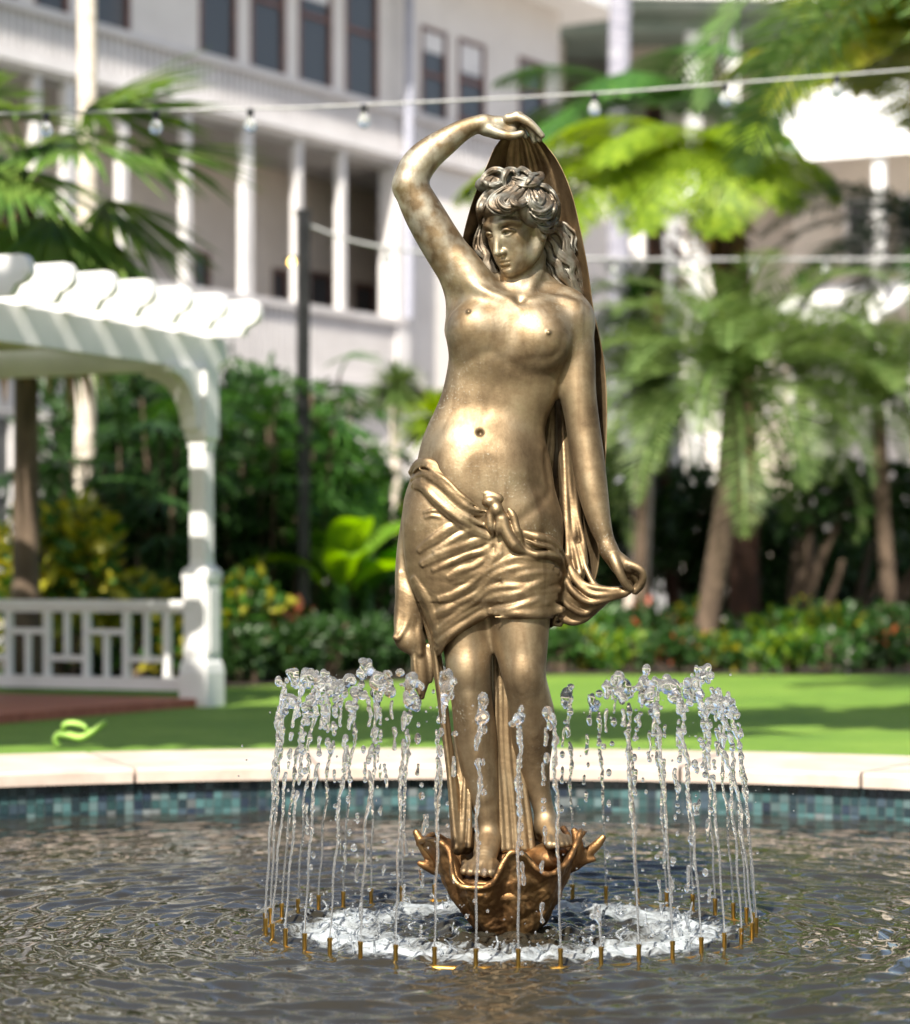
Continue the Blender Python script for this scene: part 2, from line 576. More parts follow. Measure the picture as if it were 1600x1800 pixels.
TORSO = [(498, 882, 952, 0, 34), (512, 862, 980, -14, 40), (528, 842, 1002, -34, 46), (548, 818, 1012, -51, 54), (580, 799, 1004, -60, 60),
         (620, 792, 997, -62, 56), (660, 785, 990, -60, 50), (690, 779, 984, -57, 45), (720, 767, 971, -55, 43), (747, 753, 957, -55, 45),
         (771, 743, 957, -58, 50), (801, 736, 966, -62, 58), (832, 729, 972, -65, 66), (870, 722, 977, -66, 72), (916, 720, 980, -66, 74),
         (950, 720, 981, -64, 72), (990, 723, 978, -58, 66), (1030, 735, 968, -48, 52), (1060, 760, 950, -30, 30)]
LEG_L = pts((790, 930, 4, 66), (795, 1030, -4, 56), (815, 1110, -7, 43), (824, 1180, -15, 38), (830, 1237, -8, 36), (837, 1300, 2, 37), (844, 1355, 5, 33),
            (853, 1410, 5, 26), (859, 1455, 6, 21), (859, 1490, 9, 22))
LEG_R = pts((915, 930, 2, 64), (914, 1020, -12, 59), (916, 1087, -24, 51), (918, 1140, -34, 44), (921, 1188, -40, 38), (930, 1228, -26, 38), (936, 1263, -8, 40),
            (937, 1303, 6, 36), (941, 1350, 16, 27), (950, 1400, 22, 20), (960, 1440, 22, 18.5), (962, 1458, 22, 19))


def build_body(parent):
    v = Vol(AX, AY, AZ)
    v.loft(TORSO, p=2.35, k=10)
    v.chain(LEG_L, k=34, n=12)
    v.chain(LEG_R, k=34, n=12)
    v.ell((-95, 48, 712), (62, 44, 66), 30); v.ell((6, 46, 712), (62, 44, 66), 30)
    # rib cage, belly, breasts
    v.ell((-2, -34, 1040), (84, 30, 60), 40)
    v.ell((-50, -44, 822), (70, 30, 62), 40)
    v.ell((-44, -50, 782), (62, 25, 52), 42)
    v.ell((5, -56, 725), (46, 18, 38), 28)
    v.ell((-63, -34, 1057), (36, 35, 33), 42)
    v.ell((54, -34, 1032), (38, 36, 35), 42)
    # shoulders, arms
    v.ell((112, 4, 1072), (37, 38, 40), 26)
    v.chain(pts((1004, 562, 5, 37), (1013, 620, 3, 34), (1017, 690, -2, 31.5), (1025, 750, -4, 30), (1032, 800, -8, 29.5), (1041, 860, -16, 27),
                (1053, 920, -24, 20.5), (1064, 954, -28, 15.5), (1068, 968, -30, 15)), k=14, n=12)
    v.chain(pts((850, 520, 8, 38), (826, 500, 6, 42), (800, 465, 2, 38.5), (774, 426, -4, 37), (748, 382, -8, 35.5), (729, 346, -12, 32), (721, 328, -14, 30)), k=26, n=12)
    v.chain(pts((721, 328, -14, 30.5), (732, 300, -13, 31), (752, 276, -11, 28.5), (783, 252, -7, 24), (812, 232, -3, 19), (836, 221, 0, 16), (852, 219, 2, 15.5)), k=6, n=12)
    v.ell((-186, -8, 1300), (17, 14, 17), 10)
    # chest muscle running into the raised arm, edge of the arm pit
    v.chain(pts((905, 556, -44, 12), (866, 532, -34, 17), (836, 500, -20, 22), (812, 466, -12, 20)), k=26)
    v.chain(pts((801, 580, 2, 14), (803, 540, 6, 17), (806, 505, 14, 18)), k=22)
    # neck and trapezius
    v.chain(pts((908, 540, 14, 42), (914, 508, 9, 34), (921, 480, 10, 30.5), (928, 445, 14, 30)), k=16, n=8)
    v.chain(pts((935, 470, 22, 20), (965, 508, 24, 22), (1000, 530, 16, 22)), k=24)
    v.chain(pts((898, 486, 24, 18), (868, 508, 24, 20), (840, 518, 16, 22)), k=20)
    # feet
    v.chain(pts((859, 1484, 12, 22), (858, 1500, 20, 22)), k=12)
    v.chain(pts((858, 1478, -4, 22), (853, 1500, -42, 21), (849, 1517, -72, 16)), k=14, q=1.0)
    v.ell((-50, -66, 117), (31, 26, 13), 12)
    for i, (x, y, r) in enumerate(((868, -103, 9.5), (853, -106, 8), (840, -101, 7.4), (828, -94, 7), (818, -84, 6.6))):
        v.chain(pts((x + 0, 1514, y + 34, r * 1.05), (x - 1, 1517, y + 16, r), (x - 2, 1524, y, r)), k=4)
    v.chain(pts((962, 1452, 24, 19), (958, 1470, 34, 18)), k=10)
    v.chain(pts((962, 1452, 16, 18), (970, 1466, -14, 17), (977, 1475, -38, 13)), k=12)
    v.ell((80, -34, 158), (25, 22, 11), 10)
    for i, (x, y, r) in enumerate(((964, -66, 8.5), (975, -68, 7), (984, -64, 6.5), (992, -58, 6.2), (999, -50, 5.6))):
        v.chain(pts((x - 2, 1472, y + 30, r * 1.05), (x, 1474, y + 14, r), (x + 1, 1480, y, r)), k=3.5)
    # knees, shins
    v.ell((-73, -38, 455), (20, 14, 24), 22); v.ell((25, -62, 448), (20, 15, 24), 22)
    v.chain(pts((826, 1225, -38, 8), (838, 1300, -28, 8), (852, 1400, -16, 7)), k=16)
    # raised hand: palm bent at the wrist, fingers closing over the cloth
    v.chain(pts((850, 219, 2, 15), (872, 220, 5, 16), (890, 219, 9, 15), (904, 217, 11, 12)), k=8)
    v.chain(pts((856, 230, 0, 11), (880, 236, 2, 11), (902, 230, 4, 9)), k=8)
    for P in (((893, 211, -6, 8.6), (910, 209, -8, 8.2), (928, 217, -9, 7.2), (942, 229, -8, 6.6), (953, 241, -6, 5.4)),
              ((896, 208, 4, 8.6), (914, 207, 3, 8), (932, 217, 3, 7.2), (944, 231, 3, 6.6), (949, 246, 3, 5.4)),
              ((896, 209, 15, 8), (913, 209, 15, 7.6), (928, 220, 15, 7), (937, 235, 14, 6.2), (940, 247, 13, 5.2)),
              ((892, 213, 25, 7), (907, 214, 26, 6.6), (919, 224, 26, 6), (926, 237, 25, 5))):
        v.chain(pts(*P), k=2.5, n=5)
    v.chain(pts((862, 231, -8, 9), (884, 240, -12, 8.2), (902, 242, -12, 7.4), (917, 238, -11, 6)), k=4, n=5)
    for px, py, y in ((909, 201, -8), (913, 199, 3), (912, 201, 15)):
        v.ell((px - 897, y, 1635 - py - 2), (6, 5, 4), 5)
    # lowered hand: back of the hand, thumb and bent fingers gripping the drapery
    v.chain(pts((1067, 964, -30, 15), (1077, 980, -33, 15), (1092, 992, -36, 14.5), (1104, 999, -38, 12)), k=8)
    v.chain(pts((1072, 978, -24, 12), (1086, 1000, -24, 12), (1097, 1010, -24, 10)), k=8)
    for P in (((1102, 994, -44, 8.4), (1116, 999, -48, 7.6), (1126, 1007, -49, 7.2), (1127, 1021, -46, 6.6), (1120, 1034, -42, 6), (1113, 1042, -39, 5)),
              ((1106, 1000, -34, 8), (1120, 1007, -35, 7.4), (1128, 1018, -34, 7), (1125, 1031, -32, 6.4), (1116, 1042, -31, 5.2)),
              ((1102, 1008, -25, 7.6), (1114, 1016, -25, 7), (1120, 1028, -24, 6.6), (1114, 1040, -24, 5.6)),
              ((1095, 1014, -17, 6.8), (1106, 1024, -16, 6.2), (1110, 1035, -16, 5.6), (1104, 1043, -17, 4.8))):
        v.chain(pts(*P), k=2.2, n=5)
    v.chain(pts((1076, 982, -44, 9.5), (1083, 1000, -52, 8.6), (1090, 1016, -52, 7.8), (1098, 1029, -48, 6.8), (1106, 1037, -44, 5.4)), k=4, n=5)
    # ---- head, in its own axes: a = to the viewer's right, f = forward, u = up
    yaw, pit, rol = R(43), R(19), R(3)
    f = np.array([-math.sin(yaw) * math.cos(pit), -math.cos(yaw) * math.cos(pit), -math.sin(pit)])
    a = np.array([math.cos(yaw), -math.sin(yaw), 0.0])
    u = np.cross(f, a); u = u / np.linalg.norm(u)
    if u[2] < 0: u = -u
    a, u = a * math.cos(rol) + u * math.sin(rol), u * math.cos(rol) - a * math.sin(rol)
    M = np.array([a, f, u])
    O = np.array([911 - 897, -5.0, 1635 - 396])
    def H(x, y, z): return O + a * x + f * y + u * z
    def hp(*rows): return [tuple(H(x, y, z)) + (r,) for x, y, z, r in rows]
    sl, _ = v.box((-75, -92, 1120), (75, 90, 1320))
    h = Vol(v.ax[sl[0]], v.ay[sl[1]], v.az[sl[2]])
    def E(c, r, k, op='add'): h.ell(H(*c), r, k, op, M)
    E((0, -10, 20), (52, 66, 58), 8)
    E((0, 10, -25), (35, 47, 54), 20)
    E((0, 33, -10), (33, 25, 50), 18)
    for sx in (-1, 1):
        h.chain(hp((39 * sx, -8, -26, 11), (32 * sx, 8, -50, 10.5), (18 * sx, 35, -69, 9.5), (0, 46, -71, 10.5)), k=16, n=8)
        E((24 * sx, 38, -20), (13, 12, 13), 14)
        E((19 * sx, 38, -46), (15, 14, 18), 16)
    E((0, 51.5, -69), (12.5, 11, 10), 9)
    E((0, 47, -54), (19, 13, 14), 12)
    for sx in (-1, 1):
        E((19.5 * sx, 67.5, -2), (12.5, 14.5, 8.6), 8, 'sub')
        h.chain(hp((6 * sx, 59.5, 11, 3.6), (18 * sx, 59.5, 14.5, 4.2), (30 * sx, 51, 12.5, 3.8), (38 * sx, 38, 5, 3.6)), k=9, n=8)
        E((19.5 * sx, 45.6, -3.5), (10.3, 10.3, 10), 2)
        E((18 * sx - 2.5, 57, -4.6), (2.6, 2.4, 2.8), 1.5, 'sub')
        h.chain(hp((9 * sx, 54.5, -6, 1.8), (14 * sx, 58.6, -1, 2.4), (20.5 * sx, 59, 1.2, 2.7), (27 * sx, 55.4, -1, 2.5), (32.5 * sx, 50, -5.5, 1.9)), k=2.4, n=8)
        h.chain(hp((9.5 * sx, 54.5, -6.4, 1.4), (15 * sx, 56.4, -9.4, 1.7), (21 * sx, 56.4, -10.4, 1.8), (27 * sx, 53.4, -8.6, 1.7), (31.5 * sx, 49.6, -5.8, 1.4)), k=2.6, n=8)
    h.chain(hp((0, 56.5, 12, 7), (0, 59.5, 2, 5.8), (0, 64.5, -14, 5.8), (0, 70, -28, 6.2), (0, 72.5, -34.5, 6.4)), k=8, n=8)
    for sx in (-1, 1):
        E((7 * sx, 63, -36), (5, 7.5, 5), 5)
        E((4 * sx, 66.5, -41.5), (2, 3.5, 2), 2, 'sub')
    h.chain(hp((0, 64.5, -43, 1), (0, 63.5, -49, 1.2)), k=4, op='sub')
    h.chain(hp((-15.5, 51.5, -54, 1.6), (-9, 57, -52, 2.8), (-3.5, 59.8, -50.4, 3.4), (0, 59.6, -51.2, 3.2), (3.5, 59.8, -50.4, 3.4), (9, 57, -52, 2.8), (15.5, 51.5, -54, 1.6)), k=3.5, n=8)
    h.chain(hp((-12.5, 52, -56.4, 2), (-6, 56.6, -58.2, 3.6), (0, 57.8, -58.8, 4.2), (6, 56.6, -58.2, 3.6), (12.5, 52, -56.4, 2)), k=4, n=8)
    h.chain(hp((-16, 54.6, -54.4, .6), (-8, 61.5, -55, .7), (0, 63.4, -54.8, .7), (8, 61.5, -55, .7), (16, 54.6, -54.4, .6)), k=2, op='sub', n=8)
    h.chain(hp((-8, 60, -63.5, 1.5), (0, 61.5, -64, 1.8), (8, 60, -63.5, 1.5)), k=6, op='sub')
    for sx in (-1, 1):
        E((47 * sx, -4, -18), (6, 11, 17), 4)
        E((54 * sx, -1, -15), (3.2, 5.5, 9), 3, 'sub')
        E((49 * sx, 0, -32), (4.8, 5.5, 6), 3)
    v.F[sl] = smin(v.F[sl], h.F, 7)
    # surface modelling traced on the torso
    v.stroke([(903, 538), (875, 530), (848, 518), (828, 504)], 5, 12, 1.5)
    v.stroke([(924, 538), (955, 532), (985, 531), (1010, 538)], 5, 12, 1.5)
    v.chain(pts((890, 480, -6, 6), (899, 508, -12, 6), (909, 534, -28, 5)), k=12)
    v.chain(pts((952, 450, 4, 7), (941, 490, -6, 7), (922, 534, -28, 5)), k=12)
    v.ell((16, -50, 1102), (8, 9, 9), 12, 'sub')
    v.stroke([(905, 560), (898, 600), (888, 640)], 3, 14, -9, 'sub')
    v.stroke([(884, 655), (868, 690), (852, 730), (846, 755)], 3, 18, -14, 'sub')
    v.stroke([(800, 655), (830, 640), (862, 628), (880, 640), (915, 660), (950, 668), (980, 662)], 3, 14, -9.5, 'sub')
    v.stroke([(990, 600), (985, 625), (965, 640), (930, 642)], 2.5, 12, -8, 'sub')
    v.ell((-53, v.front(844, 766) + 2, 868), (4.2, 5.5, 4.2), 8, 'sub')
    v.stroke([(970, 868), (945, 893), (915, 918), (900, 935)], 3, 14, -8, 'sub')
    v.stroke([(962, 800), (966, 830), (970, 860)], 4, 14, -8, 'sub')
    v.ell((-73, v.front(824, 557) - 1, 1078), (2.8, 3.2, 2.8), 5); v.ell((65, v.front(962, 594) - 1, 1041), (3, 3.4, 3), 5)
    
    def skin(W):
        # 1 on the broad planes of torso and limbs, 0 on face, hands, feet and the small forms of the torso
        x, z = W[:, 0] + 897, 1635 - W[:, 2]
        w = np.ones(len(W))
        for cx_, cz_, r0, r1 in ((905, 405, 88, 125), (905, 225, 62, 90), (1100, 1005, 44, 70), (845, 1520, 52, 80), (975, 1472, 40, 62), (824, 557, 3, 22), (962, 594, 3, 22), (844, 766, 4, 20)):
            d = np.hypot(x - cx_, z - cz_)
            w *= np.clip((d - r0) / (r1 - r0), 0, 1)
        return w
    return v, v.mesh('body', BRONZE, parent, 1, extra=(26, skin)), (H, M)


HX = axis(-70, 150, 1.15)
HY = axis(-108, 110, 1.25)
HZX = axis(1085, 1345, 1.1)


def build_hair(parent, head, bv):
    H, M = head
    v = Vol(HX, HY, HZX)
    def z4(rows, sc=.175, ox=780, oy=284, **k): return [(ox + r[0] * sc, oy + r[1] * sc) + tuple(r[2:]) for r in rows]
    v.ell(H(0, -14, 24), (60, 68, 60), 6, 'add', M)
    v.ell(H(0, 92, -34), (46, 62, 62), 6, 'sub', M)
    v.ell(H(0, 40, -70), (90, 60, 60), 8, 'sub', M)
    # bun at the back and the mass falling behind the shoulder
    v.ell((60, 36, 1225), (34, 36, 40), 16)
    v.chain(pts((955, 400, 30, 26), (978, 430, 38, 30), (990, 470, 44, 30), (1005, 505, 48, 24), (1020, 530, 50, 15)), k=14)
    v.chain(pts((856, 392, 18, 10), (850, 425, 22, 12), (858, 460, 22, 13), (868, 488, 18, 10)), k=10)
    v.ell(H(4, 45, 40), (43, 17, 17), 8, 'add', M)
    v.ell(H(46, 8, 20), (12, 30, 26), 8, 'add', M)
    # top knot
    v.ell((-36, -18, 1306), (26, 22, 16), 8)
    v.chain(pts((885, 318, -22, 13), (905, 318, -20, 14), (930, 322, -16, 13), (950, 312, -10, 8)), k=8)
    class Both:
        def front(self, px, py):
            q = [y for y in (v.front(px, py), bv.front(px, py)) if y is not None]
            return min(q) if q else None
    face_side = [True]
    def st(P, r, k, dy, n=5): v.stroke(P, r, k, dy, ref=Both() if face_side[0] else hv0, n=n)
    rng = random.Random(5)
    def lock(rows, r=4.2, strands=3, spread=5.0, k=4.0, dy=0):
        P = z4(rows)
        st(P, r * 1.15, k, dy)
        for i in range(strands):
            o = (i - (strands - 1) / 2) * spread
            Q = []
            for j, p in enumerate(P):
                q0, q1 = P[max(j - 1, 0)], P[min(j + 1, len(P) - 1)]
                tx, ty = q1[0] - q0[0], q1[1] - q0[1]
                l = math.hypot(tx, ty) + 1e-6
                w = o * (1 - .55 * abs(j / (len(P) - 1) - .5) * 2) + rng.uniform(-.7, .7)
                Q.append((p[0] - ty / l * w, p[1] + tx / l * w))
            st(Q, r * rng.uniform(.42, .62), 1.6, dy - r * .75, n=6)
    # fringe swept from the parting
    lock([(640, 300), (540, 320), (440, 380), (385, 470), (365, 560), (370, 640)], 5, 4, 5)
    lock([(690, 300), (580, 350), (490, 430), (470, 500), (540, 565), (640, 585), (710, 530)], 5.5, 4, 4.5)
    lock([(760, 295), (680, 360), (600, 420), (560, 480), (620, 545), (720, 520), (800, 450), (850, 390)], 5.5, 4, 4.5)
    lock([(820, 310), (760, 380), (700, 440), (690, 500), (760, 520), (840, 470)], 5, 3, 4.5)
    lock([(850, 330), (860, 420), (890, 500), (960, 540), (1040, 500), (1060, 420), (1020, 350)], 5.5, 4, 4.5)
    lock([(900, 330), (930, 400), (970, 460), (990, 400), (960, 340)], 4.6, 3, 4)
    lock([(870, 560), (930, 600), (1010, 590), (1080, 530), (1110, 440), (1080, 350)], 5.5, 4, 4.5)
    lock([(900, 640), (980, 670), (1060, 650), (1120, 580), (1140, 470), (1120, 370)], 5.5, 4, 4.5)
    lock([(940, 700), (1020, 730), (1090, 700), (1140, 620)], 5, 3, 4.5)
    lock([(930, 270), (1020, 290), (1090, 350), (1130, 430)], 5, 3, 4.5)
    # top knot curls
    lock([(370, 270), (400, 190), (480, 130), (570, 130), (610, 190), (570, 270), (490, 290), (440, 250), (490, 190)], 4.6, 3, 4)
    lock([(450, 320), (420, 270), (380, 240)], 3.6, 2, 3)
    lock([(610, 300), (600, 220), (640, 140), (700, 130), (730, 190), (690, 260)], 5, 3, 4)
    lock([(680, 210), (760, 230), (850, 250), (930, 230), (985, 190), (985, 150)], 5.2, 3, 4.4)
    lock([(700, 270), (800, 290), (900, 280), (960, 240)], 5, 3, 4)
    lock([(720, 150), (780, 115), (850, 150), (870, 200)], 4.6, 3, 4)
    lock([(820, 290), (860, 240), (900, 170), (960, 150)], 4, 2, 4)
    # locks down the back
    hv0 = Vol.__new__(Vol); hv0.ax, hv0.ay, hv0.az, hv0.F = v.ax, v.ay, v.az, v.F.copy()
    face_side[0] = False
    lock([(1130, 640), (1200, 620), (1260, 680), (1320, 740), (1310, 830), (1340, 900)], 6, 3, 5)
    lock([(1090, 700), (1170, 720), (1230, 790), (1240, 880), (1300, 960), (1320, 1050)], 6, 3, 5)
    lock([(1040, 760), (1110, 830), (1150, 920), (1220, 980), (1300, 1040), (1290, 1120), (1340, 1180)], 6, 3, 5)
    lock([(1000, 820), (1060, 900), (1080, 980), (1150, 1040), (1180, 1130), (1240, 1200), (1300, 1290)], 6, 3, 5)
    lock([(990, 920), (1010, 1000), (1070, 1080), (1090, 1160), (1160, 1230), (1240, 1290), (1330, 1390)], 5.5, 3, 5)
    lock([(1280, 900), (1330, 980), (1360, 1080), (1400, 1190), (1420, 1300)], 5, 3, 4.5)
    lock([(1240, 1080), (1300, 1170), (1340, 1250), (1400, 1330), (1430, 1400)], 5, 3, 4.5)
    lock([(990, 1000), (1000, 1100), (1040, 1180), (1100, 1240)], 4.6, 2, 4)
    # locks on the far side of the neck
    lock([(370, 640), (340, 740), (330, 850), (380, 930), (430, 980)], 5, 3, 4)
    lock([(390, 860), (440, 930), (430, 1030), (480, 1090), (560, 1110)], 5, 3, 4)
    lock([(420, 960), (460, 1050), (470, 1130), (520, 1190)], 4.4, 2, 4)
    # thin the inside away so the face of the body shows where the fringe ends
    return v.mesh('hair', BRONZE_HAIR, parent, 0)


CXA = axis(-215, 245, 1.8)
CYA = axis(-125, 110, 2.2)
CZA = axis(90, 1010, 1.8)


def poly_sd(v, poly):
    """signed distance to a polygon of photograph points over the volume's x-z grid"""
    X, Z = np.meshgrid(v.ax, v.az, indexing='ij')
    P = np.array([(p[0] - 897, 1635 - p[1]) for p in catmull([(a, b) for a, b in poly] + [poly[0]], 4)])
    d = np.full(X.shape, 1e9); ins = np.zeros(X.shape, bool)
    for a, b in zip(P[:-1], P[1:]):
        e = b - a
        w0, w1 = X - a[0], Z - a[1]
        t = np.clip((w0 * e[0] + w1 * e[1]) / (e @ e + 1e-9), 0, 1)
        d = np.minimum(d, (w0 - e[0] * t) ** 2 + (w1 - e[1] * t) ** 2)
        c = ((a[1] > Z) != (b[1] > Z)) & (X < (b[0] - a[0]) * (Z - a[1]) / (b[1] - a[1] + 1e-12) + a[0])
        ins ^= c
    d = np.sqrt(d)
    return np.where(ins, -d, d).astype(np.float32)


def build_loincloth(parent):
    v = Vol(CXA, CYA, CZA)
    v.loft(TORSO, p=2.35, k=10, grow=5)
    v.chain(pts((788, 930, 4, 70), (792, 1030, -6, 62), (806, 1110, -10, 50), (812, 1170, -12, 44)), k=46, n=5)
    v.chain(pts((915, 930, 2, 68), (914, 1020, -13, 64), (916, 1087, -26, 57), (917, 1130, -34, 52)), k=46, n=5)
    poly = [(714, 824), (728, 812), (750, 812), (775, 824), (805, 846), (835, 868), (862, 882), (888, 892), (902, 910), (908, 932), (932, 940),
            (960, 946), (984, 966), (998, 990), (996, 1012), (994, 1045), (999, 1070), (985, 1088), (960, 1088), (915, 1085), (868, 1084), (850, 1090),
            (815, 1107), (792, 1122), (778, 1148), (768, 1150), (757, 1112), (738, 1065), (714, 1000), (708, 900)]
    m = poly_sd(v, poly)[:, None, :]
    v.F = -smin(-v.F, -np.broadcast_to(m, v.F.shape), 5)
    base = Vol.__new__(Vol); base.ax, base.ay, base.az, base.F = v.ax, v.ay, v.az, v.F.copy()
    def z2(rows): return [(640 + r[0] * .3375, 680 + r[1] * .3375) + tuple(r[2:]) for r in rows]
    def fold(rows, r=5, k=8, dy=-1.0, op='add'): v.stroke(z2(rows), r, k, dy, op, ref=base, n=6)
    rg = random.Random(9)
    def wig(P, o):
        Q = []
        for j, q in enumerate(P):
            q0, q1 = P[max(j - 1, 0)], P[min(j + 1, len(P) - 1)]
            tx, ty = q1[0] - q0[0], q1[1] - q0[1]
            l = math.hypot(tx, ty) + 1e-6
            w = o * (.35 + .65 * math.sin(math.pi * (j + .5) / len(P))) + rg.uniform(-1.5, 1.5)
            Q.append((q[0] - ty / l * w, q[1] + tx / l * w))
        return Q
    # rolled band from the hip to the knot
    fold([(240, 450), (290, 405), (360, 410), (440, 460), (520, 530), (590, 585), (650, 610)], 8.5, 8, -1)
    fold([(250, 490), (320, 470), (400, 520), (480, 600), (560, 660), (640, 680)], 8, 6, -4)
    fold([(255, 520), (310, 530), (380, 600), (460, 670), (550, 730), (660, 790)], 8, 6, -3)
    fold([(290, 440), (380, 480), (460, 560), (550, 640), (640, 660)], 5, 4, -9)
    fold([(330, 430), (430, 500), (510, 580), (600, 640)], 4.5, 4, -11)
    fold([(300, 500), (380, 560), (470, 650), (560, 700), (650, 740)], 4, 4, -6)
    for o, q in ((8, 2.6), (-9, 2.4), (20, 2.4)):
        fold(wig([(245, 455), (295, 412), (365, 425), (440, 475), (520, 545), (590, 598), (650, 620)], o), q, 3, -7)
        fold(wig([(255, 505), (315, 500), (390, 560), (470, 635), (555, 695), (650, 735)], o), q, 3, -6)
        fold(wig([(265, 530), (315, 545), (385, 620), (465, 690), (555, 750), (655, 795)], o * .8), q * .8, 3, -3)
    # the knot and its ends
    y0 = base.front(864, 900) or -70
    v.ell((862 - 897, y0 - 8, 1635 - 886), (15, 13, 11), 5); v.ell((872 - 897, y0 - 12, 1635 - 900), (12, 12, 13), 5)
    fold([(600, 590), (640, 570), (700, 590), (720, 630)], 8, 4, -10)
    fold([(690, 620), (715, 690), (740, 770), (785, 840), (840, 875)], 10, 5, -8)
    fold([(660, 640), (655, 710), (670, 780)], 8, 5, -8)
    fold([(700, 660), (700, 720), (690, 790)], 6, 4, -12)
    fold([(720, 610), (770, 680), (790, 750), (820, 830)], 7, 5, -6)
    fold([(800, 755), (880, 785), (960, 810), (1010, 860), (1050, 930)], 9, 6, -3)
    fold([(820, 840), (880, 880), (950, 880), (1010, 900), (1040, 960)], 7, 5, -4)
    fold([(830, 800), (900, 830), (970, 850), (1030, 920)], 4, 4, -9)
    # folds fanning out across the thighs
    F = [([(320, 665), (360, 655), (390, 662)], 2.5), ([(325, 690), (360, 682), (400, 690)], 2.2),
         ([(285, 860), (340, 815), (400, 775), (460, 740), (520, 735)], 4), ([(370, 870), (440, 825), (510, 780), (570, 755), (630, 790)], 4.5),
         ([(300, 930), (400, 880), (500, 840), (580, 815), (650, 800)], 4), ([(440, 1000), (500, 965), (570, 945), (620, 910), (660, 850)], 5),
         ([(360, 960), (450, 920), (540, 880), (620, 860), (665, 815)], 3.6), ([(470, 1015), (560, 990), (640, 945), (690, 880), (700, 830)], 5),
         ([(390, 1110), (470, 1085), (550, 1040), (620, 980), (700, 935), (760, 900)], 5.5), ([(500, 1130), (590, 1085), (650, 1010), (730, 965), (840, 945), (1010, 965)], 5),
         ([(350, 1200), (420, 1170), (500, 1130), (570, 1090), (640, 1030)], 4.5), ([(365, 1290), (420, 1245), (500, 1180), (590, 1115), (660, 1060), (770, 1045), (900, 1055), (1015, 1065)], 5),
         ([(375, 1330), (440, 1260), (520, 1200), (600, 1150), (680, 1100), (790, 1085), (920, 1080), (1020, 1060)], 4.5),
         ([(370, 1370), (430, 1310), (510, 1250), (600, 1195), (660, 1165)], 6.5), ([(650, 1170), (760, 1160), (880, 1120), (1000, 1095)], 5.5),
         ([(680, 1190), (800, 1185), (920, 1180), (1030, 1165)], 5), ([(700, 1110), (820, 1070), (930, 1015), (1025, 995)], 4.5),
         ([(720, 1010), (830, 985), (930, 975), (1020, 985)], 4), ([(860, 1160), (950, 1135), (1045, 1165)], 4.5), ([(690, 940), (780, 900), (870, 905), (980, 940)], 4),
         ([(640, 840), (660, 900), (640, 980), (590, 1060)], 4), ([(260, 1000), (320, 1100), (360, 1210), (385, 1330)], 5), ([(280, 1040), (345, 1160), (375, 1280)], 4)]
    for P, r in F:
        fold(P, r * .80, 5, -.4)
        if r > 3.4: fold(wig(P, 15), r * .40, 4, -.2)
        if r > 3.9: fold(wig(P, -14), r * .36, 4, -.2); fold(wig(P, 26), r * .30, 4, -.1)
    # loose end flying behind the hip and the strands that fall to the shell
    v.chain(pts((722, 870, 40, 9), (712, 950, 42, 13), (711, 1010, 38, 17), (714, 1060, 34, 20), (712, 1100, 28, 20), (716, 1125, 24, 19), (728, 1142, 22, 14)), k=8)
    v.ell((722 - 897, 26, 1635 - 1080), (24, 17, 56), 10); v.ell((722 - 897, 20, 1635 - 1128), (27, 15, 20), 10); v.ell((740 - 897, 24, 1635 - 1180), (16, 13, 42), 8)
    v.chain(pts((703, 1010, 28, 6), (704, 1060, 22, 6), (700, 1105, 14, 7), (698, 1124, 12, 6)), k=5)
    v.chain(pts((722, 1060, 18, 5), (716, 1095, 12, 5), (702, 1122, 6, 5), (694, 1122, 8, 4)), k=4)
    v.chain(pts((738, 1080, 24, 7), (736, 1120, 16, 7), (738, 1150, 14, 7)), k=5)
    v.chain(pts((733, 1140, 24, 10), (736, 1175, 24, 13), (741, 1205, 22, 10), (742, 1228, 20, 5)), k=6)
    v.chain(pts((728, 1150, 14, 4), (731, 1180, 12, 4), (738, 1222, 14, 3.5)), k=3)
    v.chain(pts((755, 1140, 26, 8), (758, 1175, 24, 8), (757, 1200, 24, 4)), k=5)
    v.chain(pts((748, 1080, 6, 8), (765, 1140, 0, 9), (774, 1200, -2, 9.5), (784, 1280, 0, 9), (794, 1360, -2, 9), (800, 1430, -8, 10), (806, 1492, -14, 12)), k=5)
    v.chain(pts((762, 1120, -12, 4), (772, 1200, -12, 4), (783, 1290, -10, 4), (792, 1370, -12, 4), (798, 1440, -18, 4), (803, 1490, -24, 5)), k=3)
    v.chain(pts((808, 1300, 22, 12), (812, 1360, 16, 13), (815, 1420, 6, 13), (820, 1490, -2, 14)), k=6)
    v.chain(pts((818, 1360, -4, 4), (816, 1420, -10, 5), (812, 1488, -18, 6)), k=3)
    v.chain(pts((826, 1390, -6, 4), (826, 1440, -12, 5), (824, 1488, -20, 5)), k=3)
    v.chain(pts((862, 1050, 30, 14), (868, 1100, 34, 18), (880, 1200, 40, 26), (890, 1330, 42, 32), (902, 1430, 38, 34), (908, 1492, 34, 36)), k=6)
    for x0, x1, dy in ((868, 884, -4), (878, 896, -2), (888, 910, -2), (899, 924, 0), (908, 936, 4)):
        v.chain(pts((x0 + 2, 1100, 22 + dy, 4), (x0 + 4, 1210, 16 + dy, 5), (x0 + 6, 1320, 12 + dy, 6), ((x0 + x1) / 2 + 4, 1410, 8 + dy, 6), (x1, 1494, 2 + dy, 7)), k=4)
    # drapery gathered into the lowered hand
    v.chain(pts((980, 1040, 12, 30), (1012, 1050, 8, 28), (1045, 1052, -6, 20), (1075, 1044, -24, 12), (1098, 1040, -34, 8)), k=10)
    v.chain(pts((985, 1075, 16, 18), (1010, 1078, 16, 22), (1032, 1072, 8, 18), (1052, 1060, -4, 12)), k=8)
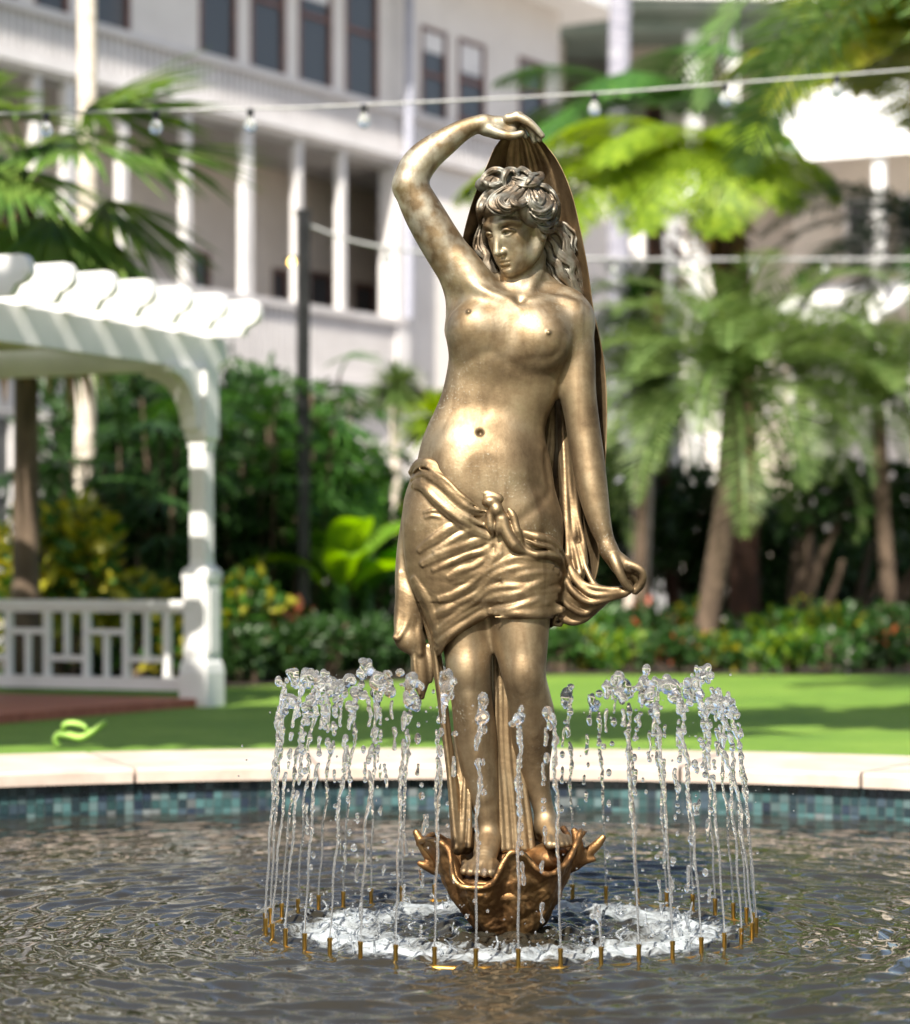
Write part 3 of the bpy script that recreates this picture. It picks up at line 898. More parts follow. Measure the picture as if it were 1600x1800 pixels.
    v.chain(pts((985, 640, 80, 8), (994, 730, 68, 12), (1000, 830, 50, 16), (1006, 900, 40, 18), (1008, 960, 26, 20), (1010, 1010, 12, 20)), k=10)
    G = [((996, 985, -4, 6), (1010, 1020, -18, 6), (1040, 1046, -26, 6), (1080, 1045, -36, 6), (1102, 1042, -40, 5)),
         ((990, 1010, -14, 6), (1006, 1040, -22, 6), (1035, 1060, -24, 6), (1070, 1054, -32, 5), (1098, 1047, -38, 4)),
         ((1004, 1000, -12, 4), (1024, 1026, -20, 5), (1050, 1036, -28, 5), (1085, 1038, -38, 5)),
         ((985, 1050, -16, 5), (1000, 1068, -16, 6), (1026, 1080, -12, 6), (1045, 1070, -12, 5), (1060, 1060, -20, 4)),
         ((988, 1090, 0, 6), (1008, 1096, 0, 6), (1030, 1090, -2, 5), (1046, 1076, -6, 4)),
         ((1020, 960, 6, 5), (1030, 1000, -8, 5), (1046, 1030, -22, 5), (1075, 1040, -34, 5)),
         ((990, 700, 60, 4), (994, 800, 40, 5), (1000, 920, 18, 5), (1012, 970, 4, 6), (1020, 1010, -12, 5)), ((1004, 720, 62, 4), (1010, 820, 44, 5), (1016, 900, 24, 5), (1026, 950, 10, 5), (1030, 990, -2, 5)),
         ((984, 680, 70, 4), (988, 790, 48, 5), (992, 860, 32, 5), (996, 920, 18, 5), (1000, 980, 2, 6)), ((998, 760, 50, 4), (1004, 850, 32, 4), (1010, 900, 24, 4), (1012, 945, 12, 4)),
         ((978, 1086, -6, 5), (974, 1098, -4, 4), (986, 1100, 0, 4))]
    for P in G: v.chain(pts(*P), k=4, n=5)
    return v.mesh('loincloth', BRONZE_CLOTH, parent, 1)


def build_veil(parent):
    rows = [(236, 888, 938, 34, 22, 24), (248, 878, 956, 42, 18, 24), (262, 868, 967, 52, 16, 22), (284, 860, 982, 64, 4, 14), (316, 847, 997, 76, -4, 10), (355, 831, 1010, 86, -8, 6), (401, 818, 1020, 92, -6, 6),
            (433, 811, 1027, 94, 4, 10), (480, 811, 1037, 96, 40, 24), (537, 815, 1044, 98, 72, 36), (586, 812, 1056, 98, 84, 42), (635, 802, 1066, 96, 86, 46), (700, 792, 1071, 96, 84, 46),
            (798, 762, 1069, 102, 84, 44), (889, 714, 1062, 108, 66, 36), (950, 710, 1058, 108, 60, 30), (1011, 697, 1054, 106, 54, 26), (1060, 696, 1032, 104, 50, 40), (1100, 693, 985, 102, 44, 60), (1128, 700, 930, 100, 42, 80)]
    T = np.array(rows, float)
    NT, NS = 150, 110
    tq = np.linspace(0, len(T) - 1, NT)
    C = np.array([np.interp(tq, np.arange(len(T)), T[:, c]) for c in range(6)]).T
    for c in range(6):
        v_ = C[:, c]
        for _ in range(6): v_ = np.convolve(np.pad(v_, 2, mode='reflect', reflect_type='odd'), [.1, .2, .4, .2, .1], mode='valid')
        C[:, c] = v_
    s = np.linspace(0, 1, NS)
    vf, vb = [], []
    rnd = np.random.RandomState(3)
    ph = rnd.uniform(0, 6.28, 6)
    for i in range(NT):
        py, xl, xr, yc, yl, yr = C[i]
        g = np.where(s < .5, yl, yr)
        e = np.abs(2 * s - 1) ** 2.6
        y = yc + (g - yc) * e
        a = np.interp(py, [236, 300, 420, 700, 1100], [3, 7, 8, 9, 10])
        w = np.clip(s + .03 * np.sin(py / 90 + 2 * s), 0, 2)
        fold = .6 * np.abs(np.sin(math.pi * 3.4 * (w + .35 * w * w) + ph[0])) ** .8 + .25 * np.abs(np.sin(math.pi * 7.3 * w ** 1.3 + ph[1] + py / 170)) + .15 * np.sin(13 * w + ph[2] + py / 50)
        y = y - a * 2.0 * (fold - .4) * (1 - .6 * e)
        x = xl + (xr - xl) * s
        # the hem is rolled: it bulges a little outwards at each edge
        th = 4.5 + 5.0 * np.exp(-((np.minimum(s, 1 - s)) / .035) ** 2)
        vf.append(np.column_stack([x - 897, y - th, np.full(NS, 1635 - py)]))
        vb.append(np.column_stack([x - 897, y + th, np.full(NS, 1635 - py)]))
    V = np.vstack(vf + vb) * S
    n = NT * NS
    fs = []
    for i in range(NT - 1):
        for j in range(NS - 1):
            a = i * NS + j
            fs.append((a, a + NS, a + NS + 1, a + 1)); fs.append((n + a, n + a + 1, n + a + NS + 1, n + a + NS))
        a, b = i * NS, i * NS + NS - 1
        fs.append((a, n + a, n + a + NS, a + NS)); fs.append((b, b + NS, n + b + NS, n + b))
    for j in range(NS - 1):
        a, b = j, (NT - 1) * NS + j
        fs.append((a, a + 1, n + a + 1, n + a)); fs.append((b, n + b, n + b + 1, b + 1))
    return mesh_obj('veil', V, np.array(fs), BRONZE_VEIL, parent, smooth=True)


def build_shell(parent):
    """scalloped bowl: fluted, with a wavy turned-out rim"""
    NA, NP = 360, 46
    vs = []
    ka = [-180, -165, -150, -141, -134, -126, -112, -104, -98, -92, -84, -76, -70, -62, -52, -40, -28, -14, 0, 20, 40, 60, 80, 100, 120, 140, 160, 180]
    kz = [150, 163, 160, 148, 100, 88, 87, 94, 124, 146, 148, 140, 122, 108, 112, 128, 152, 176, 172, 150, 172, 146, 168, 142, 166, 140, 164, 150]
    kr = [156, 146, 134, 130, 140, 138, 130, 126, 116, 108, 106, 110, 118, 124, 126, 126, 124, 124, 122, 112, 124, 110, 122, 110, 124, 116, 138, 156]
    def prof(a):
        d = (math.degrees(a) + 180) % 360 - 180
        rz_ = float(np.interp(d, ka, kz)); rr = float(np.interp(d, ka, kr))
        fl = math.cos(a * 9 + .6)
        return fl, rz_, rr
    PR = [prof(2 * math.pi * i / NA) for i in range(NA)]
    def smooth(col):
        q = np.array([p[col] for p in PR])
        for _ in range(4): q = (np.roll(q, 1) + q * 2 + np.roll(q, -1)) / 4
        return q
    Z_, R_ = smooth(1), smooth(2)
    for side in (0, 1):
        for j in range(NP):
            t = j / (NP - 1)
            for i in range(NA):
                a = 2 * math.pi * i / NA
                fl, rz_, rr = PR[i][0], Z_[i], R_[i]
                r0 = 44
                zz_ = -12 + (rz_ + 12) * t
                r = r0 + (rr - r0) * (max(0, zz_ + 12) / 172) ** .72 * (172 / (rz_ + 12)) ** .35 + 6 * fl * math.sin(t * math.pi)
                z = zz_
                r += 6 * max(0, t - .88) / .12
                nz_ = mnoise.noise(Vector((math.cos(a) * r * .03, math.sin(a) * r * .03, z * .05))) * 4 * (1 - side)
                nz2 = mnoise.noise(Vector((math.cos(a) * r * .12, math.sin(a) * r * .12, z * .14))) * 2.6 * (1 - side)
                r += nz_ + nz2
                if side: r -= 10 - 3 * t; z += 5 * (1 - t)
                vs.append(((r * math.cos(a) * 1.02 - 1) * S, (r * math.sin(a) * .95) * S, z * S))
    n = NA * NP
    fs = []
    for j in range(NP - 1):
        for i in range(NA):
            a, b = j * NA + i, j * NA + (i + 1) % NA
            fs.append((a, b, b + NA, a + NA)); fs.append((n + a, n + a + NA, n + b + NA, n + b))
    for i in range(NA):
        a, b = (NP - 1) * NA + i, (NP - 1) * NA + (i + 1) % NA
        fs.append((a, b, n + b, n + a))
    o = mesh_obj('shell_base', np.array(vs), np.array(fs), BRONZE_SHELL, parent, smooth=True)
    # rock filling the shell, on which the feet stand, and the two curled ends of the rim
    v = Vol(axis(-190, 190, 2.5), axis(-160, 120, 2.5), axis(60, 190, 2.2))
    v.ell((-10, -5, 66), (88, 78, 32), 4)
    v.ell((-46, -52, 92), (44, 56, 11), 10)
    v.ell((70, 0, 126), (36, 48, 26), 14)
    v.ell((16, 30, 116), (66, 46, 28), 14)
    v.chain(pts((990, 1530, 10, 16), (1012, 1512, 0, 13), (1016, 1484, -4, 10), (1010, 1462, -2, 6)), k=8)
    v.chain(pts((1010, 1520, 6, 13), (1030, 1504, 2, 10), (1048, 1488, -2, 9), (1060, 1474, -4, 6)), k=6)
    v.chain(pts((1014, 1522, 2, 8), (1030, 1514, -2, 7), (1044, 1512, -2, 5)), k=5)
    v.chain(pts((770, 1520, 0, 14), (752, 1500, -4, 11), (740, 1478, -8, 9), (732, 1464, -8, 6)), k=6)
    v.chain(pts((765, 1530, -4, 10), (748, 1522, -10, 8), (738, 1518, -12, 5)), k=5)
    rim = []
    for i in list(range(0, NA, 3)) + [0]:
        a = 2 * math.pi * i / NA
        r = R_[i] + 1
        rim.append((r * math.cos(a) * 1.02 - 1, r * math.sin(a) * .95, Z_[i] - 1, 5.2 + .9 * math.sin(i * .7)))
    v.chain(rim, k=3, raw=True)
    v.mesh('shell_lining', BRONZE_SHELL, parent, 1)
    return o


statue = tag(empty('bronze_statue', (0, 0, 0)), 'bronze statue of a woman holding a veil, standing on a shell in the fountain', 'statue')
_bv, body, _head = build_body(statue)
hair = build_hair(statue, _head, _bv)
cloth = build_loincloth(statue)
veil = build_veil(statue)
shell = build_shell(statue)
# ==================================================================== FOUNTAIN POOL
POOL_C = Vector((-.26, -.08, 0))
POOL_R = 3.5
ORD = ['first', 'second', 'third', 'fourth', 'fifth', 'sixth', 'seventh', 'eighth', 'ninth', 'tenth', 'eleventh', 'twelfth', 'thirteenth', 'fourteenth',
       'fifteenth', 'sixteenth', 'seventeenth', 'eighteenth', 'nineteenth', 'twentieth', 'twenty-first', 'twenty-second', 'twenty-third', 'twenty-fourth']

stone = simple('coping_stone', [(.36, .285, .235), (.45, .37, .315), (.52, .445, .39)], 5, .75, bmp=.25, bdist=.004)
grout = simple('grout', [(.05, .06, .06), (.11, .12, .12)], 12, .9)
m_tile, nt, b = new_mat('mosaic_tile')
at_ = nt.nodes.new('ShaderNodeAttribute'); at_.attribute_name = 'tile'
nt.links.new(at_.outputs['Color'], b.inputs['Base Color'])
b.inputs['Roughness'].default_value = .12
b.inputs['Coat Weight'].default_value = .3

basin = tag(empty('fountain_basin', POOL_C), 'round fountain pool with pale stone coping and a band of teal mosaic tile', 'fountain pool')
NST = 30
for i in range(NST):
    a0, a1 = 2 * math.pi * (i + .10) / NST, 2 * math.pi * (i + 1.10) / NST
    gap = .0022
    vs, fs = [], []
    prof = [(POOL_R - .045, .128), (POOL_R - .045, .172), (POOL_R - .040, .181), (POOL_R - .030, .185), (POOL_R + .92, .185), (POOL_R + .93, .128)]
    K = 7
    for k in range(K):
        a = a0 + gap + (a1 - a0 - 2 * gap) * k / (K - 1)
        vs += [(r * math.cos(a), r * math.sin(a), z) for r, z in prof]
    n = len(prof)
    for k in range(K - 1):
        for j in range(n):
            fs.append((k * n + j, k * n + (j + 1) % n, (k + 1) * n + (j + 1) % n, (k + 1) * n + j))
    fs += [tuple(range(n)), tuple(range(n * K - 1, n * (K - 1) - 1, -1))]
    mb = MB(); mb.add(vs, fs)
    mb.build('coping_stone', stone, basin)
# wall and floor
vs, fs = [], []
NW = 180
for z in (-.42, .127):
    for i in range(NW):
        a = 2 * math.pi * i / NW
        vs.append((POOL_R * math.cos(a), POOL_R * math.sin(a), z))
for z in (-.42, .127):
    for i in range(NW):
        a = 2 * math.pi * i / NW
        vs.append(((POOL_R + .9) * math.cos(a), (POOL_R + .9) * math.sin(a), z))
for i in range(NW):
    j = (i + 1) % NW
    fs += [(i, j, NW + j, NW + i), (3 * NW + i, 3 * NW + j, 2 * NW + j, 2 * NW + i), (NW + i, NW + j, 3 * NW + j, 3 * NW + i)]
fs.append(tuple(range(NW)))
mesh_obj('basin_wall', vs, fs, grout, basin)
# mosaic band
rnd = np.random.RandomState(8)
NT_ = 620
tw = 2 * math.pi / NT_
cols = np.array([(.03, .11, .11), (.02, .07, .08), (.05, .17, .17), (.015, .045, .055), (.08, .20, .20), (.04, .10, .13), (.12, .22, .22), (.02, .05, .08)])
vs, fs, cc = [], [], []
for rrow in range(6):
    z0 = .124 - rrow * .0355 - .0335
    for i in range(NT_):
        a, a2 = i * tw + tw * .04, (i + 1) * tw - tw * .04
        r = POOL_R - .004 - rnd.uniform(0, .0012)
        tl = rnd.uniform(-.0012, .0012)
        b0 = len(vs)
        for aa, zz, q in ((a, z0, tl), (a2, z0, -tl), (a2, z0 + .0335, -tl), (a, z0 + .0335, tl)):
            vs.append(((r + q) * math.cos(aa), (r + q) * math.sin(aa), zz))
        fs.append((b0 + 3, b0 + 2, b0 + 1, b0))
        c = cols[rnd.choice(len(cols), p=[.22, .18, .16, .12, .1, .12, .05, .05])] * rnd.uniform(.5, 1.1) * np.array([1.15, .72, .75])
        if rrow == 0: c = c * .6  # top row darkened: the shadow under the coping is painted into the tiles
        cc.append((*c, 1))
to = mesh_obj('mosaic_band', np.array(vs), np.array(fs), m_tile, basin)
ca = to.data.color_attributes.new('tile', 'FLOAT_COLOR', 'CORNER')
ca.data.foreach_set('color', np.repeat(np.array(cc, dtype=np.float32), 4, axis=0).ravel())

# ------------------------------------------------------------------ the water
m_water, nt, b = new_mat('pool_water')
b.inputs['Base Color'].default_value = (.021, .019, .014, 1)
b.inputs['Roughness'].default_value = .03
b.inputs['IOR'].default_value = 1.33
tc = nt.nodes.new('ShaderNodeTexCoord')
nz = nt.nodes.new('ShaderNodeTexNoise'); nz.inputs['Scale'].default_value = 26; nz.inputs['Detail'].default_value = 4; nz.inputs['Roughness'].default_value = .55
nz.inputs['Distortion'].default_value = .6
nt.links.new(tc.outputs['Object'], nz.inputs['Vector'])
wv = []
for sc_, ds_, amp in ((7.4, 2.2, .55), (3.1, 1.6, 1.0)):            # rings running out from the statue
    wt = nt.nodes.new('ShaderNodeTexWave'); wt.wave_type = 'RINGS'; wt.rings_direction = 'Z'
    wt.inputs['Scale'].default_value = sc_; wt.inputs['Distortion'].default_value = ds_; wt.inputs['Detail'].default_value = 2.5; wt.inputs['Detail Scale'].default_value = 1.3
    nt.links.new(tc.outputs['Object'], wt.inputs['Vector'])
    mm = nt.nodes.new('ShaderNodeMath'); mm.operation = 'MULTIPLY'; mm.inputs[1].default_value = amp
    nt.links.new(wt.outputs['Fac'], mm.inputs[0]); wv.append(mm.outputs[0])
s1 = nt.nodes.new('ShaderNodeMath'); s1.operation = 'ADD'; nt.links.new(wv[0], s1.inputs[0]); nt.links.new(wv[1], s1.inputs[1])
s2 = nt.nodes.new('ShaderNodeMath'); s2.operation = 'MULTIPLY_ADD'; s2.inputs[1].default_value = .3; nt.links.new(nz.outputs['Fac'], s2.inputs[0]); nt.links.new(s1.outputs[0], s2.inputs[2])
bump(nt, b, s2.outputs[0], .2, .004)
# aerated white water where the jets fall back
geo = nt.nodes.new('ShaderNodeVectorMath'); geo.operation = 'LENGTH'
fl_ = nt.nodes.new('ShaderNodeVectorMath'); fl_.operation = 'MULTIPLY'; fl_.inputs[1].default_value = (1, 1, 0)
nt.links.new(tc.outputs['Object'], fl_.inputs[0]); nt.links.new(fl_.outputs['Vector'], geo.inputs[0])
cr = nt.nodes.new('ShaderNodeValToRGB')
el_ = cr.color_ramp.elements
el_[0].position = .13; el_[0].color = (0, 0, 0, 1); el_[1].position = .36; el_[1].color = (.62, .62, .62, 1)
for ps, vv in ((.50, .78), (.58, .55), (.645, 0)):
    q_ = el_.new(ps); q_.color = (vv, vv, vv, 1)
nt.links.new(geo.outputs['Value'], cr.inputs['Fac'])
nf = nt.nodes.new('ShaderNodeTexNoise'); nf.inputs['Scale'].default_value = 10; nf.inputs['Detail'].default_value = 9; nf.inputs['Roughness'].default_value = .72; nf.inputs['Distortion'].default_value = 1.4
nt.links.new(tc.outputs['Object'], nf.inputs['Vector'])
sm = nt.nodes.new('ShaderNodeMath'); sm.operation = 'ADD'; nt.links.new(cr.outputs['Color'], sm.inputs[0]); nt.links.new(nf.outputs['Fac'], sm.inputs[1])
fr_ = nt.nodes.new('ShaderNodeMapRange'); fr_.inputs['From Min'].default_value = 1.04; fr_.inputs['From Max'].default_value = 1.46; fr_.inputs['To Max'].default_value = .8
nt.links.new(sm.outputs[0], fr_.inputs['Value'])
fb = nt.nodes.new('ShaderNodeBsdfPrincipled'); fb.inputs['Base Color'].default_value = (.60, .66, .70, 1); fb.inputs['Roughness'].default_value = .5
bp2 = nt.nodes.new('ShaderNodeBump'); bp2.inputs['Strength'].default_value = .6; bp2.inputs['Distance'].default_value = .007
nb = nt.nodes.new('ShaderNodeTexNoise'); nb.inputs['Scale'].default_value = 130; nb.inputs['Detail'].default_value = 5
nt.links.new(tc.outputs['Object'], nb.inputs['Vector']); nt.links.new(nb.outputs['Fac'], bp2.inputs['Height']); nt.links.new(bp2.outputs['Normal'], fb.inputs['Normal'])
ms = nt.nodes.new('ShaderNodeMixShader')
nt.links.new(fr_.outputs[0], ms.inputs['Fac']); nt.links.new(b.outputs[0], ms.inputs[1]); nt.links.new(fb.outputs[0], ms.inputs[2])
nt.links.new(ms.outputs[0], nt.nodes['Material Output'].inputs['Surface'])


def seg(lo, hi, f0, f1, fs_, cs):
    return np.concatenate([np.arange(lo, f0, cs), np.arange(f0, f1, fs_), np.arange(f1, hi + cs, cs)])


xs = seg(POOL_C.x - POOL_R, POOL_C.x + POOL_R, -1.75, 1.55, .0085, .035)
ys = seg(POOL_C.y - POOL_R, POOL_C.y + POOL_R, -1.7, 1.6, .0085, .022)
Xg, Yg = np.meshgrid(xs, ys, indexing='ij')
rr_ = np.hypot(Xg, Yg)
rnd = np.random.RandomState(2)
hgt = np.zeros_like(Xg)
for i in range(46):                                    # rings spreading from where the jets land
    a = rnd.uniform(0, 6.283); q = rnd.uniform(.38, .62)
    x0, y0 = q * math.cos(a), q * math.sin(a)
    d = np.hypot(Xg - x0, Yg - y0)
    lam = rnd.uniform(.05, .13)
    hgt += rnd.uniform(.5, 1.2) * .0006 * np.cos(2 * math.pi * d / lam + rnd.uniform(0, 6.28)) / np.sqrt(.25 + d)
for i in range(60):                                    # low chop, mostly running towards the photographer and back
    th = rnd.normal(math.pi / 2, .75) + (math.pi if i % 2 else 0); lam = rnd.uniform(.05, .30)
    hgt += .00028 * (lam / .15) * np.sin(2 * math.pi * (Xg * math.cos(th) + Yg * math.sin(th)) / lam + rnd.uniform(0, 6.28) + .8 * np.sin(Xg * rnd.uniform(.8, 3) + i))
hgt += .0035 * np.cos(2 * math.pi * rr_ / .155 + .6 * np.sin(3 * np.arctan2(Yg, Xg))) * np.exp(-((rr_ - 1.3) / .9) ** 2)
churn = np.zeros_like(Xg)
for i in range(70):
    th = rnd.uniform(0, 6.283); lam = rnd.uniform(.03, .12)
    churn += (lam / .1) * .0011 * np.sin(2 * math.pi * (Xg * math.cos(th) + Yg * math.sin(th)) / lam + rnd.uniform(0, 6.28) + 3 * np.sin(Xg * 9 + i) * .4)
hgt += churn * np.clip((.72 - rr_) / .2, 0, 1)


def wave_at(x, y):
    i = int(np.clip(np.searchsorted(xs, x), 0, len(xs) - 1)); j = int(np.clip(np.searchsorted(ys, y), 0, len(ys) - 1))
    return float(hgt[i, j])


idx = np.arange(Xg.size).reshape(Xg.shape)
mx_, my_ = (xs[:-1] + xs[1:]) / 2, (ys[:-1] + ys[1:]) / 2
inside = np.hypot(mx_[:, None] - POOL_C.x, my_[None, :] - POOL_C.y) < POOL_R + .02
Q = np.stack([idx[:-1, :-1], idx[1:, :-1], idx[1:, 1:], idx[:-1, 1:]], -1)[inside]
wo = mesh_obj('water', np.stack([Xg.ravel(), Yg.ravel(), hgt.ravel()], 1), Q, m_water, smooth=True)
tag(wo, kind='structure')

# ------------------------------------------------------------- ring and nozzles
m_brass, nt, b = new_mat('brass')
c, f, _ = noise_col(nt, 30, [(.42, .22, .04), (.62, .38, .09), (.74, .50, .16)])
nt.links.new(c, b.inputs['Base Color'])
b.inputs['Metallic'].default_value = 1; b.inputs['Roughness'].default_value = .3
RING = .645
mb = MB()
mb.tube([(RING * math.cos(2 * math.pi * i / 120), RING * math.sin(2 * math.pi * i / 120), -.0085) for i in range(121)], .0092, 10, cap=False)
tag(mb.build('ring_pipe', m_brass, None, smooth=True), 'brass pipe ring lying just at the water surface under the nozzles', 'pipe')

m_jet, nt, b = new_mat('jet_water')
b.inputs['Base Color'].default_value = (1, 1, 1, 1)
b.inputs['Roughness'].default_value = .0
b.inputs['IOR'].default_value = 1.33
b.inputs['Transmission Weight'].default_value = .94


def make_jet(a, rng, hmul=1.0):
    """a stream thrown up from the ring: smooth below, beaded higher up, broken into drops past the top.
    Local axes: x towards the centre, z up, unit 1.5 mm."""
    v = Vol(axis(-30, 125, 1.7), axis(-42, 42, 1.7), axis(24, 490, 1.7))
    g = 9.81
    top = (.612 + rng.uniform(-.07, .045)) * hmul
    vz = math.sqrt(2 * g * top)
    ux = rng.uniform(.15, .34)
    uy = rng.uniform(-.05, .05)
    T = 2 * vz / g
    wob = [rng.uniform(0, 6.28) for _ in range(4)]
    def pos(t, j=0.0):
        z = .045 + vz * t - .5 * g * t * t
        s = t / T
        return ((ux * t + j * .004 * math.sin(wob[0] + z * 40) * min(1, z * 2)) / S, (uy * t + j * .004 * math.cos(wob[1] + z * 37) * min(1, z * 2)) / S, z / S)
    # rising stream
    P = []
    n = int(95 * max(.25, hmul))
    bead = rng.uniform(0, 6.28)
    t_top = T * .5
    for i in range(n + 1):
        # even spacing in height
        z = top * (.985 * i / n)
        t = (vz - math.sqrt(max(0, vz * vz - 2 * g * z))) / g
        x, y, zz = pos(t, 1)
        h = i / n
        am = min(1, max(0, (h - .18) / .5))
        bead += .62 + rng.uniform(-.1, .25)
        r = 2.0 + 1.0 * h + am * (1.0 + 2.2 * h * h) * (.5 + .5 * math.sin(bead)) * rng.uniform(.5, 1.3)
        j = am * 1.7
        P.append((x + rng.uniform(-j, j), y + rng.uniform(-j, j), zz, max(1.9, r)))
    P = np.array(P)
    cut = int(n * rng.uniform(.5, .88))
    v.chain(P[:cut], k=3, raw=True)
    i = cut
    while i < n:                                     # the upper stream comes apart
        L = rng.randint(2, 7)
        if i + L <= n: v.chain(P[i:i + L], k=3, raw=True)
        i += L + rng.choice((0, 1, 1, 2, 3))
    # lumps round the top
    for _ in range(int(rng.choice((5, 8, 11, 14, 18)) * hmul)):
        t = t_top * rng.uniform(.72, 1.22)
        x, y, z = pos(t)
        s_ = rng.uniform(3.4, 8.2)
        v.ell((x + rng.gauss(0, 6), y + rng.gauss(0, 6), z + rng.gauss(0, 6) - abs(rng.gauss(0, 8))), (s_ * rng.uniform(.75, 1.2), s_ * rng.uniform(.75, 1.2), s_ * rng.uniform(.8, 1.4)), 7)
    # falling ligaments and drops
    t = t_top * 1.12
    dens = rng.uniform(.4, 1.15)
    while t < T * .985:
        x, y, z = pos(t)
        sp = .5 + (t - t_top) / t_top
        x += rng.gauss(0, 2.5 * sp); y += rng.gauss(0, 2.5 * sp)
        kind = rng.random()
        if kind < .4 * dens:
            L = rng.uniform(12, 36)
            q = [(x, y, z, rng.uniform(2.4, 4.4))]
            for u in range(4):
                q.append((q[-1][0] + rng.uniform(-1.5, 1.5), q[-1][1] + rng.uniform(-1.5, 1.5), q[-1][2] - L / 4, rng.uniform(1.9, 4.2)))
            v.chain(q, k=3, n=3)
            t += L * S / (vz * .6)
        elif kind < .55 + .4 * dens:
            s_ = rng.uniform(3.0, 6.0)
            v.ell((x, y, z), (s_, s_, s_ * rng.uniform(.9, 1.9)), 3)
        t += rng.uniform(.008, .028) / max(.3, dens)
    return v


def jet_mesh(v, name, rz, x, y):
    o = v.mesh(name, m_jet, None, 1)
    o.location = (x, y, 0)
    o.rotation_euler = (0, 0, rz)
    return o


mb = MB()
mb.lathe((0, 0, 0), [(.0056, -.012), (.0056, .033), (.0064, .035), (.0064, .043), (.0036, .0435), (.0034, .038)], 16)
noz0 = mb.build('nozzle', m_brass, None, smooth='auto')
NN = 40
front_n, back_n = [], []
for k in range(NN):
    th = R(.5 + 9 * k)
    th = (th + math.pi) % (2 * math.pi) - math.pi
    x, y = RING * math.sin(th), -RING * math.cos(th)
    d = y + D0
    px = 800 + (x - CAMX) * FPX / d
    if y > .1 and 785 < px < 1000: continue            # wholly behind the shell and the legs
    (front_n if y <= .06 else back_n).append((px, x, y))
front_n.sort(); back_n.sort()
rng = random.Random(77)
first = True
for arc, row in (('front', front_n), ('back', back_n)):
    for i, (px, x, y) in enumerate(row):
        o = noz0 if first else noz0.copy()
        if not first: COL.objects.link(o)
        first = False
        o.location = (x, y, 0)
        o.rotation_euler = (0, 0, rng.uniform(0, 6))
        where = 'the near side of the ring' if arc == 'front' else 'the far side of the ring'
        tag(o, f'small brass nozzle, {ORD[i]} from the left on {where}', 'nozzle', 'brass nozzles round the ring')
        low = abs(px - 1063) < 25 and arc == 'front'
        v = make_jet(0, rng, .16 if low else 1.0)
        j = jet_mesh(v, 'water_jet', math.atan2(-y, -x), x, y)
        if low:
            tag(j, 'short weak spurt of water barely rising from its nozzle in front of the shell', 'water jet', 'water jets of the ring')
        else:
            tag(j, f'tall beaded water jet, {ORD[i]} from the left on {where}', 'water jet', 'water jets of the ring')

# ------------------------------------------------------------ foam and flying drops
m_foam, nt, b = new_mat('foam')
b.inputs['Base Color'].default_value = (.62, .67, .72, 1)
b.inputs['Roughness'].default_value = .18
b.inputs['IOR'].default_value = 1.33
b.inputs['Transmission Weight'].default_value = .8
b.inputs['Subsurface Weight'].default_value = .0
tc = nt.nodes.new('ShaderNodeTexCoord')
nz = nt.nodes.new('ShaderNodeTexVoronoi'); nz.inputs['Scale'].default_value = 150
nt.links.new(tc.outputs['Object'], nz.inputs['Vector'])
bump(nt, b, nz.outputs['Distance'], .8, .004)
v = Vol(axis(-440, 440, 2.1), axis(-440, 440, 2.3), axis(-14, 46, 2.0))
rng = random.Random(11)
for i in range(1300):
    a = rng.uniform(0, 6.283)
    q = rng.gauss(.46, .085) if rng.random() < .85 else rng.uniform(.15, .6)
    if q > .615: continue
    x, y = q * math.cos(a) / S, q * math.sin(a) / S
    dens = mnoise.noise(Vector((x * .018, y * .018, 3.1))) + .5 * mnoise.noise(Vector((x * .05, y * .05, 1.1)))
    if dens < rng.uniform(-.3, .3): continue
    hz = wave_at(x * S, y * S) / S
    r = rng.uniform(1.1, 3.0)
    up = abs(rng.gauss(0, 1)) * 3.2
    v.ell((x, y, hz - .5 + up * .5), (r * rng.uniform(.9, 1.4), r * rng.uniform(.9, 1.4), r * rng.uniform(.7, 1.0)), 3)
    if rng.random() < .16:                            # thrown-up crowns
        h = rng.uniform(6, 26)
        v.chain([(x, y, hz, 3.4), (x + rng.gauss(0, 3), y + rng.gauss(0, 3), hz + h * .5, 2.6), (x + rng.gauss(0, 6), y + rng.gauss(0, 6), hz + h, 2.2)], k=3, n=3)
tag(v.mesh('foam', m_foam, None, 1), 'white churning foam on the water inside the ring of jets', 'foam', kind='stuff')

bm = bmesh.new()
bmesh.ops.create_icosphere(bm, subdivisions=2, radius=1)
uv_ = np.array([q.co for q in bm.verts]); uf = np.array([[q.index for q in f_.verts] for f_ in bm.faces])
bm.free()
V_, F_ = [], []
rnd = np.random.RandomState(21)
for i in range(800):
    a = rnd.uniform(0, 6.283)
    if i < 560:
        q = rnd.normal(.5, .09); z = rnd.exponential(.05) + .008
    else:
        q = rnd.normal(.56, .09); z = rnd.uniform(.02, .68)
    r = min(.0062, rnd.lognormal(math.log(.0019), .5))
    sh = rnd.uniform(.8, 1.25, 3)
    F_.append(uf + len(V_) * len(uv_))
    V_.append(uv_ * r * sh + np.array([q * math.cos(a), q * math.sin(a), z]))
tag(mesh_obj('spray_drops', np.vstack(V_), np.vstack(F_), m_jet, None, smooth=True), 'loose drops of spray flying round the jets', 'spray', kind='stuff')
